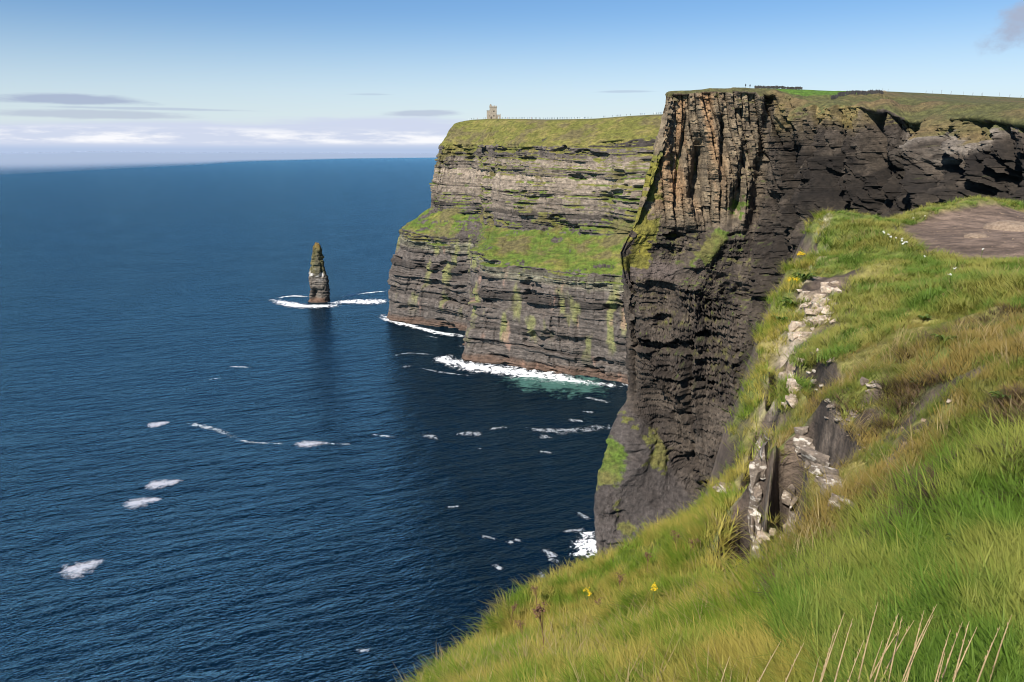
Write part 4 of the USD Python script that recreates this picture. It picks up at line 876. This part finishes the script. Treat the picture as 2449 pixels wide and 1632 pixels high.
vol = g.add('principled_volume', 'volume', color=(0.50, 0.60, 0.76), density=0.0006, anisotropy=0.0)
FOGM = g.make('/World/Looks/fog', None, vol)
put('fog_bank', fog(), FOGM, kind='stuff', label='low bank of lavender fog lying over the far sea at the left')

# ------------------------------------------------------------------ the tower on the plateau
def top_at(u, v_guess, Y, pts, dx=6):
    """Height of the turf at the place seen at column u, Y metres ahead."""
    x = ray(u, v_guess)[0] * Y
    return x
FARTOP = FAR[int(FAR.shape[0] * .9):].reshape(-1, 3); FK = cKDTree(FARTOP[:, :2])
HT = HEAD[int(HEAD.shape[0] * .86):].reshape(-1, 3); HK = cKDTree(HT[:, :2])
def top_z(x, y, tree, arr):
    d_, i = tree.query([x, y], k=6); w = 1 / (d_ + 0.05)
    return float((arr[i, 2] * w).sum() / w.sum())
def skyline(u, tree, arr, Y0, Y1):
    """The highest turf along the line of sight in column u, where a figure shows against the sky."""
    best = None
    for Y in np.linspace(Y0, Y1, 60):
        x = (u - 1224.5) / FOC * Y / math.cos(PITCH) * 1.0
        z = top_z(x, Y, tree, arr); e = (z - EYE) / Y
        if best is None or e > best[0]: best = (e, x, Y, z)
    return np.array(best[1:])
def bricks(path, a, b, mortar, bw=0.55, rh=0.26):
    g = G(); p = g.add('geometry', 'position'); q = g.add('mapping', 'vector', mapping_type='point', vector=p, rotation=(math.pi / 2, 0, 0))
    br = g.add('brick_texture', 'color', vector=q, color1=a, color2=b, mortar=mortar, scale=1.0, brick_width=bw, row_height=rh, mortar_size=0.03)
    n = g.noise(p, 1.2, 5); f = g.ss(n, .2, .8, .7, 1.25)
    return g.make(path, g.add('principled_bsdf', 'BSDF', base_color=g.mix(1.0, br, g.add('combine_xyz', 'vector', x=f, y=f, z=f), 'multiply'), roughness=.9))
M_TOWER = bricks('/World/Looks/tower_stone', (0.27, 0.225, 0.165), (0.20, 0.165, 0.125), (0.15, 0.13, 0.105))
M_VOID = plain('/World/Looks/dark_opening', (0.02, 0.018, 0.016), 0.9)
def box(x0, x1, y0, y1, z0, z1): m = trimesh.creation.box([x1 - x0, y1 - y0, z1 - z0]); m.apply_translation([(x0 + x1) / 2, (y0 + y1) / 2, (z0 + z1) / 2]); return m
def man(m): return m3.Manifold(m3.Mesh(np.asarray(m.vertices, np.float32), np.asarray(m.faces, np.uint32)))
tq = skyline(1182, FK, FARTOP, 835, 900); tz = tq[2] - 0.6
def px(u): return (u - 1182) / FOC * tq[1] / math.cos(PITCH)
TW = thing('stone_tower', (tq[0], tq[1], tz), label='small square stone tower with battlements standing alone on the far plateau', cat='tower')
x0, x1 = px(1174.5), px(1190.3); H_ = 12.9
body = man(box(x0, x1, -3.6, 3.6, 0, H_ - 1.0))
for wx, wz, wr in ((px(1184), 7.9, .75), (px(1184), 3.3, .7)):
    cy = trimesh.creation.cylinder(wr, 1.2, 20); cy.apply_transform(trimesh.transformations.rotation_matrix(math.pi / 2, [1, 0, 0])); cy.apply_translation([wx, -3.6, wz]); body = body - man(cy)
    pane = trimesh.creation.cylinder(wr * .98, .1, 20); pane.apply_transform(trimesh.transformations.rotation_matrix(math.pi / 2, [1, 0, 0])); pane.apply_translation([wx, -3.1, wz])
    put('window', pane, M_VOID, parent=TW)
put('wall', body, M_TOWER, parent=TW)
cor = man(box(x0 - .3, x1 + .3, -3.9, 3.9, H_ - 1.0, H_ - .55)); par = man(box(x0 - .3, x1 + .3, -3.9, 3.9, H_ - .55, H_)) - man(box(x0 + .2, x1 - .2, -3.4, 3.4, H_ - .55, H_ + .1))
put('cornice', cor + par, M_TOWER, parent=TW)
nm = 5
for k in range(nm):
    xa = x0 - .3 + (x1 - x0 + .6) * (k + .12) / nm
    for yb in (-3.9, 3.4): put('merlon', box(xa, xa + (x1 - x0) / nm * .62, yb, yb + .5, H_, H_ + .8), M_TOWER, parent=TW)
put('turret', man(box(x0 + .1, x0 + 2.1, -1.0, 1.0, H_ - .5, H_ + 1.9)) + man(box(x0 + .6, x0 + 1.5, -.45, .45, H_ + 1.9, H_ + 2.6)), M_TOWER, parent=TW)
wing = man(box(px(1168.2), x0, -3.2, 2.6, 0, 8.5)) - man(box(px(1174) - .25, px(1174) + .25, -3.4, -2.6, 2.6, 4.2)); put('wing', wing, M_TOWER, parent=TW)
put('wing_coping', box(px(1168.2) - .2, x0, -3.4, 2.8, 8.5, 8.9), M_TOWER, parent=TW)
rw = man(box(x1, px(1199.2), -3.0, -2.2, 0, 4.0)) - man(box(px(1194), px(1196), -3.2, -2.0, 0.0, 2.6)); put('screen_wall', rw, M_TOWER, parent=TW)
for k in range(4):
    xa = x1 + .2 + k * (px(1199.2) - x1 - .6) / 3.3; put('merlon', box(xa, xa + .6, -3.0, -2.2, 4.0, 4.9 + .45 * (k == 3)), M_TOWER, parent=TW)
put('doorway', box(px(1178) - .55, px(1178) + .55, -3.66, -3.59, 0.3, 2.5), M_VOID, parent=TW)

# ------------------------------------------------------------------ visitors along the far rim
def person(seed, top, legs):
    r = np.random.default_rng(seed); st = r.uniform(.05, .16); aw = r.uniform(.05, .14)
    J = []
    def bone(a, ra, b, rb): J.append(m3.Manifold.batch_hull([m3.Manifold.sphere(ra, 10).translate(a), m3.Manifold.sphere(rb, 10).translate(b)]))
    for s_ in (-1, 1):
        bone((s_ * .09, 0, .92), .10, (s_ * .10, s_ * st, .50), .07); bone((s_ * .10, s_ * st, .50), .07, (s_ * .10, s_ * st * 1.3, .08), .05); bone((s_ * .10, s_ * st * 1.3, .05), .05, (s_ * .11, s_ * st * 1.3 - .14, .04), .04)
        bone((s_ * .20, 0, 1.42), .065, (s_ * (.24 + aw), -.03, 1.12), .05); bone((s_ * (.24 + aw), -.03, 1.12), .05, (s_ * (.22 + aw), -.12, .88), .04)
    tor = [m3.Manifold.batch_hull([m3.Manifold.sphere(.12, 10).translate((x, 0, z)) for x, z in ((-.09, .95), (.09, .95), (-.13, 1.36), (.13, 1.36))])]
    bone((0, 0, 1.44), .06, (0, -.01, 1.54), .055); J.append(m3.Manifold.sphere(.11, 14).scale((.85, 1.0, 1.15)).translate((0, -.01, 1.64)))
    return m3.Manifold.batch_boolean(J + tor, m3.OpType.Add)
CLOTH = [plain(f'/World/Looks/cloth_{n}', c, .9, .1) for n, c in (('dark', (0.03, 0.032, 0.045)), ('blue', (0.05, 0.08, 0.16)), ('red', (0.20, 0.05, 0.04)), ('grey', (0.14, 0.14, 0.15)), ('white', (0.6, 0.6, 0.6)), ('green', (0.05, 0.08, 0.04)))]
WORDS = ['dark', 'blue', 'red', 'grey', 'white', 'green']
cls = UsdGeom.Scope.Define(stage, '/World/Looks/figures')
rr = np.random.default_rng(9)
fig = []
for k in range(6):
    p_ = stage.CreateClassPrim(f'/World/figure_{WORDS[k]}'); p_.SetTypeName('Xform')
    usdkit.mesh(stage, f'/World/figure_{WORDS[k]}/body', person(k, 0, 0), CLOTH[k], 40); fig.append(f'/World/figure_{WORDS[k]}')
us = [1128, 1133, 1139, 1147, 1161.5, 1165, 1193, 1196] + list(np.linspace(1201, 1390, 44) + rr.uniform(-2, 2, 44)) + [1395, 1402, 1430, 1433, 1450, 1458, 1462, 1467, 1481, 1490, 1512, 1516, 1522] + list(np.linspace(1541, 1572, 9))
for u in us:
    q = skyline(u, FK, FARTOP, 640, 895) if u > 1210 else skyline(u, FK, FARTOP, 800, 895)
    k = int(rr.choice(6, p=[.42, .2, .1, .14, .08, .06]))
    copy_of(fig[k], 'person', q + [0, 0, -0.05], rr.uniform(0, 360), rr.uniform(.93, 1.12), label=f'far off visitor in {WORDS[k]} clothes standing on the rim of the far plateau', cat='person', group=f'visitors in {WORDS[k]} clothes along the far rim')
for u in (1744, 1754):
    q = skyline(u, HK, HT, 350, 400)
    copy_of(fig[0], 'person', q, 20 if u < 1750 else 200, 1.0, label='%s of the two tiny dark figures at the left end of the flagstone fence' % ('left' if u < 1750 else 'right'), cat='person')

# ------------------------------------------------------------------ flagstone fences, posts and stones on the headland
M_FLAG = stone_mat('/World/Looks/flagstone', (0.022, 0.021, 0.022), (0.05, 0.045, 0.042), (0.09, 0.08, 0.075), 0.25)
M_POST = plain('/World/Looks/weathered_post', (0.11, 0.095, 0.08), .9)
def flag_fence(label, us_, Y0, Y1, hgt, seed, back=0.0):
    r = np.random.default_rng(seed)
    a = skyline(us_[0], HK, HT, Y0, Y0 + 1) if back else skyline(us_[0], HK, HT, Y0, Y1); b = skyline(us_[1], HK, HT, Y0 + back, Y0 + back + 1) if back else skyline(us_[1], HK, HT, Y0, Y1)
    n = int(np.linalg.norm(b[:2] - a[:2]) / 0.75); t = thing('flagstone_fence', a, label=label, cat='fence')
    yaw = math.atan2(b[1] - a[1], b[0] - a[0])
    for k in range(n):
        q = a + (b - a) * (k + .5) / n; z = top_z(q[0], q[1], HK, HT)
        v, f = shard(.52, .06, hgt / 2 * r.uniform(.85, 1.12), r); v = rot(v, yaw + r.normal(0, .05), r.normal(0, .03), 0)
        put('slab', (v + [q[0] - a[0], q[1] - a[1], z - a[2] + hgt * .42], f), M_FLAG, parent=t)
flag_fence('dark flagstone fence on the skyline above the leaning columns', (1764, 1871), 366, 380, 1.35, 1)
flag_fence('dark flagstone fence below the bright green field, right of the other one', (1936, 2052), 352, 352, 2.2, 2, back=6.0)
def post(seed, h):
    r = np.random.default_rng(seed); return trimesh.creation.cylinder(.06, h, 7).apply_translation([0, 0, h / 2 - .2])
posts = [2050, 2062, 2147, 2162, 2182, 2203, 2231, 2252, 2272, 2274, 2311, 2335, 2360, 2394]
pm = thing('fence_post', (0, 0, 0)); stage.RemovePrim(pm); used['/World/fence_post'] = -1
pc = stage.CreateClassPrim('/World/fence_post_pattern'); pc.SetTypeName('Xform')
m_ = trimesh.util.concatenate([post(1, 1.7), trimesh.creation.box([.05, .05, .5]).apply_translation([0.03, 0, 1.3])])
usdkit.mesh(stage, '/World/fence_post_pattern/stake', m_, M_POST, 30)
for k, u in enumerate(posts):
    q = skyline(u, HK, HT, 240, 400); copy_of('/World/fence_post_pattern', 'fence_post', q, rr.uniform(0, 360), rr.uniform(.75, 1.15), label='thin weathered fence post on the right hand skyline, %s from the left' % ('first second third fourth fifth sixth seventh eighth ninth tenth eleventh twelfth thirteenth fourteenth'.split()[k]), cat='fence post', group='fence posts along the headland skyline')
for k, (u, v, w) in enumerate([(2003, 214, 6), (2030, 216, 5), (2018, 213, 4), (2055, 217, 5)]):
    q = skyline(u, HK, HT, 380, 392); vv, ff = shard(w * .2, w * .15, w * .08, rr)
    put('boulder', (vv + q, ff), M_PALE, label='pale block of stone on the grassy mound, %s of the four' % ['leftmost', 'third', 'second', 'rightmost'][k], cat='boulder')

# ------------------------------------------------------------------ seed stems, flowers and leafy plants close by
def tube(pts, r0, r1, n=5):
    pts = np.asarray(pts, float); t = np.gradient(pts, axis=0); t /= np.linalg.norm(t, axis=1, keepdims=True)
    ref = np.where(np.abs(t[:, 2:]) < .9, [[0, 0, 1.0]], [[1.0, 0, 0]]); a = np.cross(t, ref); a /= np.linalg.norm(a, axis=1, keepdims=True); b = np.cross(t, a)
    rad_ = np.broadcast_to(np.interp(np.linspace(0, 1, len(pts)), np.linspace(0, 1, np.size(r0)), np.ravel(r0)) if np.size(r0) > 1 else np.linspace(r0, r1, len(pts)), (len(pts),))
    th = np.linspace(0, 2 * math.pi, n, endpoint=False)
    v = pts[:, None] + rad_[:, None, None] * (np.cos(th)[None, :, None] * a[:, None] + np.sin(th)[None, :, None] * b[:, None])
    i, j = np.meshgrid(np.arange(len(pts) - 1), np.arange(n), indexing='ij')
    q = np.stack([i * n + j, i * n + (j + 1) % n, (i + 1) * n + (j + 1) % n, (i + 1) * n + j], -1).reshape(-1, 4)
    return v.reshape(-1, 3), np.vstack([q[:, [0, 1, 2]], q[:, [0, 2, 3]]])
def join(ms):
    V, F_, o = [], [], 0
    for v, f in ms: V.append(v); F_.append(np.asarray(f) + o); o += len(v)
    return np.vstack(V), np.vstack(F_)
ORD = 'first second third fourth fifth sixth seventh eighth ninth tenth eleventh twelfth thirteenth fourteenth fifteenth sixteenth seventeenth eighteenth nineteenth twentieth'.split() + ['twenty-first', 'twenty-second', 'twenty-third', 'twenty-fourth']
M_STEM = plain('/World/Looks/dry_stem', (0.40, 0.285, 0.155), .7, .2, 30, trans=(0.4, 0.3, 0.15))
M_UMB = plain('/World/Looks/dry_umbel', (0.105, 0.055, 0.030), .9, .3, 20)
M_YEL = plain('/World/Looks/yellow_petal', (0.72, 0.50, 0.02), .7, .15, 30, trans=(.6, .4, .02))
M_WHI = plain('/World/Looks/white_petal', (0.62, 0.62, 0.56), .7, .1, 30)
M_LEAF = leaf_mat('/World/Looks/broad_leaf', (0.095, 0.17, 0.028), (0.16, 0.23, 0.05), (0.30, 0.22, 0.10), .06, 3.0)
tips = [(2241, 1445), (2210, 1460), (2039, 1480), (1999, 1505), (1923, 1537), (1867, 1534), (2111, 1531), (2149, 1467), (2186, 1484), (2232, 1470), (2302, 1487), (2318, 1486), (2337, 1499), (2391, 1499), (2273, 1506), (1745, 1570), (2066, 1531), (2158, 1474), (2163, 1489), (2020, 1465), (1960, 1570), (2260, 1560), (2100, 1440), (2420, 1470)]
for k, (u, v) in enumerate(tips):
    r = np.random.default_rng(100 + k); Y = r.uniform(2.3, 2.9); tip = at(u, v, Y)
    bx, by = tip[0] - r.uniform(.05, .22), tip[1] - r.uniform(-.05, .15); bz = float(ground(bx, by)) - .03
    t = np.linspace(0, 1, 12)[:, None]; base = np.array([bx, by, bz]); p_ = base * (1 - t) + tip * t; p_[:, :2] += ((tip - base)[:2]) * (t ** 2.2 - t) * .8
    rd = [.0016, .0016, .0015, .0015, .0014, .0014, .0028, .0042, .0045, .0042, .0034, .0012]
    T = thing('grass_stem', base, label='tall dry straw coloured grass stem at the bottom edge, %s from the left' % ORD[int(np.argsort(np.argsort([t_[0] for t_ in tips]))[k])], cat='grass stem', group='tall dry grass stems in the near grass')
    put('stalk', tube(p_[:8] - base, .0012, .0009), M_STEM, parent=T, smooth=True)
    sp = p_[6:] - base; seeds = [tube(sp, [.0014, .0026, .0028, .0025, .0017, .0007], 0)]
    for j in range(26):
        f_ = r.uniform(0, .95); c_ = np.array([np.interp(f_, np.linspace(0, 1, len(sp)), sp[:, i]) for i in range(3)]); a = r.uniform(0, 6.28); o = np.array([math.cos(a) * .0045, math.sin(a) * .0045, .012])
        seeds.append(tube([c_, c_ + o * .6, c_ + o], [.0015, .0013, .0004], 0, 3))
    put('seed_head', join(seeds), M_STEM, parent=T, smooth=True, kind='stuff')
def umbel(loc, h, n, mat_head, seed, stem_mat=M_UMB, spread=.09, flat=.02, dot=.012):
    r = np.random.default_rng(seed); st, hd = [], []
    lx, ly = r.normal(0, .05, 2)
    main = np.array([[0, 0, -.05], [lx * .3, ly * .3, h * .5], [lx, ly, h * .85]]); st.append(tube(main, .006, .004, 5))
    for k in range(n):
        a = r.uniform(0, 6.28); c = main[-1] + np.array([math.cos(a) * spread * r.uniform(.3, 1), math.sin(a) * spread * r.uniform(.3, 1), h * r.uniform(.08, .2)])
        s0 = main[1] + (main[2] - main[1]) * r.uniform(.3, 1); st.append(tube([s0, (s0 + c) / 2 + [0, 0, -.01], c], .003, .002, 4))
        for j in range(9):
            m_ = trimesh.creation.icosphere(1, dot * r.uniform(.7, 1.2)); v = np.array(m_.vertices) * [1, 1, .7] + c + [r.normal(0, spread * .28), r.normal(0, spread * .28), r.normal(0, flat)]; hd.append((v, np.array(m_.faces)))
    return join(st), join(hd)
def lance(n, l, w, seed, up_=.6):
    r = np.random.default_rng(seed); ms = []
    for k in range(n):
        az = r.uniform(0, 6.28); t = np.linspace(0, 1, 7); L_ = l * r.uniform(.6, 1.1); d_ = np.array([math.cos(az), math.sin(az), 0]); s_ = np.array([-d_[1], d_[0], 0])
        c = d_ * (L_ * (t - .15 * t ** 2))[:, None] * .75 + np.array([0, 0, 1.0]) * (L_ * up_ * (t - .75 * t ** 2.2) * r.uniform(.7, 1.3))[:, None]; wd = w * np.sin(np.pi * np.clip(t * .94 + .06, 0, 1)) ** .8 * r.uniform(.8, 1.2)
        v = np.vstack([c - s_ * wd[:, None] / 2 + [0, 0, .012], c, c + s_ * wd[:, None] / 2 + [0, 0, .012]]); f = []
        for i in range(6):
            for o in (0, 7): f += [[i + o, i + 1 + o, i + 8 + o], [i + o, i + 8 + o, i + 7 + o]]
        ms.append((v, np.array(f)))
    return ms
def flower(name, label, cat, u, v, h, n, mh, seed, group=None, spread=.09, dot=.012, leaves=0, sm=M_UMB, flat=.02):
    q = hit(u, v); h = h + (0.16 if 'umbel' in name or name == 'ragwort' else 0.05); st, hd = umbel(q, h, n, mh, seed, sm, spread, flat, dot)
    T = thing(name, q, label=label, cat=cat, group=group)
    put('stalk', st, sm, parent=T, kind='stuff'); put('flower_head', hd, mh, parent=T, smooth=True, kind='stuff')
    for k, m_ in enumerate(lance(leaves, .22, .04, seed)): put('leaf', m_, M_LEAF, parent=T)
UMB_L = ['tallest dry brown umbel plant, right beside the left cleft of the fins', 'shorter dry brown umbel left of the tallest one by the cleft', 'dry brown umbel in the pale straw band of the yellow slope', 'dark reddish seed head standing alone in the middle of the yellow slope', 'left of the two dry umbels high on the yellow slope below the grey apron',
         'right of the two dry umbels high on the yellow slope below the grey apron', 'tall many stemmed dry umbel low on the yellow slope near the bottom edge', 'dry umbel on the left brink of the slope against the sea', 'dry umbel lower on the left brink, nearest the lower left corner of the slope', 'thin dry umbel between the left brink and the tall many stemmed one', 'short dry umbel left of the small middle ragwort']
for k, (u, v, h) in enumerate([(1745, 1440, .62), (1733, 1450, .4), (1547, 1392, .35), (1484, 1450, .4), (1620, 1352, .4), (1642, 1360, .33), (1302, 1600, .6), (1283, 1478, .4), (1220, 1515, .35), (1256, 1565, .35), (1431, 1492, .25)]):
    flower('dry_umbel_plant', UMB_L[k], 'dry plant', u, v, h, 7 if h < .5 else 11, M_UMB, 300 + k, group='dry brown umbel plants on the yellow slope', spread=.07, dot=.009)
for k, (u, v, lab) in enumerate([(1908, 668, 'tall yellow flowered ragwort on the green brink above the pale rocks'), (1884, 722, 'smaller yellow ragwort among leaves below the tall one on the brink'), (1402, 1478, 'yellow ragwort low on the yellow slope near its left brink'), (1560, 1470, 'small yellow ragwort in the middle of the yellow slope'), (1768, 1418, 'pale yellow flowered plant beside the dark fin shadow')]):
    flower('ragwort', lab, 'ragwort', u, v, [.55, .4, .32, .22, .35][k], [9, 6, 5, 4, 5][k], M_YEL, 340 + k, spread=.10 if k < 2 else .06, dot=.014 if k < 2 else .009, leaves=14 if k < 2 else 8, sm=M_LEAF)
FL_ = [(2108, 580), (2117, 584), (2126, 590), (2138, 592), (2155, 600), (2160, 606), (2166, 610), (2122, 578), (2148, 596), (2165, 604), (2207, 640), (2280, 672), (2268, 687), (2346, 622), (2186, 540), (2212, 535)]
order_f = np.argsort(np.argsort([q[0] for q in FL_]))
for k, (u, v) in enumerate(FL_):
    flower('yarrow', 'small white flower cluster in the grass, %s counted from the left' % ORD[order_f[k]], 'wild flower', u, v, .22, 3 if k > 9 else 5, M_WHI, 380 + k, group='small white flowers near the dirt clearing', spread=.026, dot=.006, sm=M_LEAF, flat=.006)
for k, (u, v, n, l, w, lab) in enumerate([(1925, 672, 26, .55, .08, 'bushy clump of long green leaves on the brink left of the pale rocks'), (1895, 735, 26, .5, .08, 'clump of long green leaves hanging over the crag below the ragwort'), (1870, 770, 22, .45, .07, 'dark green leafy clump lowest on the brink above the bare rock'),
        (2305, 1320, 15, .20, .07, 'glossy broad leaved dock plant in the lush grass at the right edge'), (2420, 1300, 14, .20, .08, 'large pale glossy dock leaves at the right edge of the lush grass'), (2230, 1310, 13, .17, .06, 'broad leaved dock plant left of the glossy one in the lush grass'), (1935, 1520, 7, .20, .05, 'single upright pale green dock in the near grass'), (2260, 1010 - 190, 14, .3, .05, 'leafy green weed on the brown upper bank'), (2210, 770, 14, .25, .05, 'low leafy weed between lawn and brown bank'), (2400, 960, 18, .26, .05, 'bright green weed right of the bare soil hollow'), (2190, 925, 12, .2, .045, 'small bright weed left of the bare soil hollow'), (2030, 1470, 10, .16, .05, 'low broad leaved plant in the near grass below the fins')]):
    q = hit(u, v); T = thing('leafy_plant', q, label=lab, cat='leafy plant')
    for m_ in lance(n, l, w, 420 + k, .8): put('leaf', m_, M_LEAF, parent=T, smooth=True)

# ------------------------------------------------------------------ gravel on the bare ground
rg = np.random.default_rng(77)
xs, ys = rg.uniform(8, 36, 9000), rg.uniform(16, 36, 9000)
kd_ = in_dirt(xs, ys) < -0.1; xs, ys = xs[kd_][:1200], ys[kd_][:1200]
bx_, by_ = [], []
for u, v, Y, r_ in BARE_SPOTS:
    q = at(u, v, Y); bx_.append(q[0] + rg.normal(0, r_ * .6, 8)); by_.append(q[1] + rg.normal(0, r_ * .6, 8))
xs = np.r_[xs, np.concatenate(bx_)]; ys = np.r_[ys, np.concatenate(by_)]
def pebble(k):
    v, f = shard(.017, .015, .009, np.random.default_rng(500 + k)); return v, f
scatter('gravel', 'small loose stones strewn over the brown dirt clearing and bare soil', M_EARTH, [pebble(k) for k in range(5)], np.stack([xs, ys, ground(xs, ys) + .004], -1), rg.uniform(0, 6.28, len(xs)), rg.uniform(.4, 1.9, len(xs)) ** 1.3, rg.integers(0, 5, len(xs)))
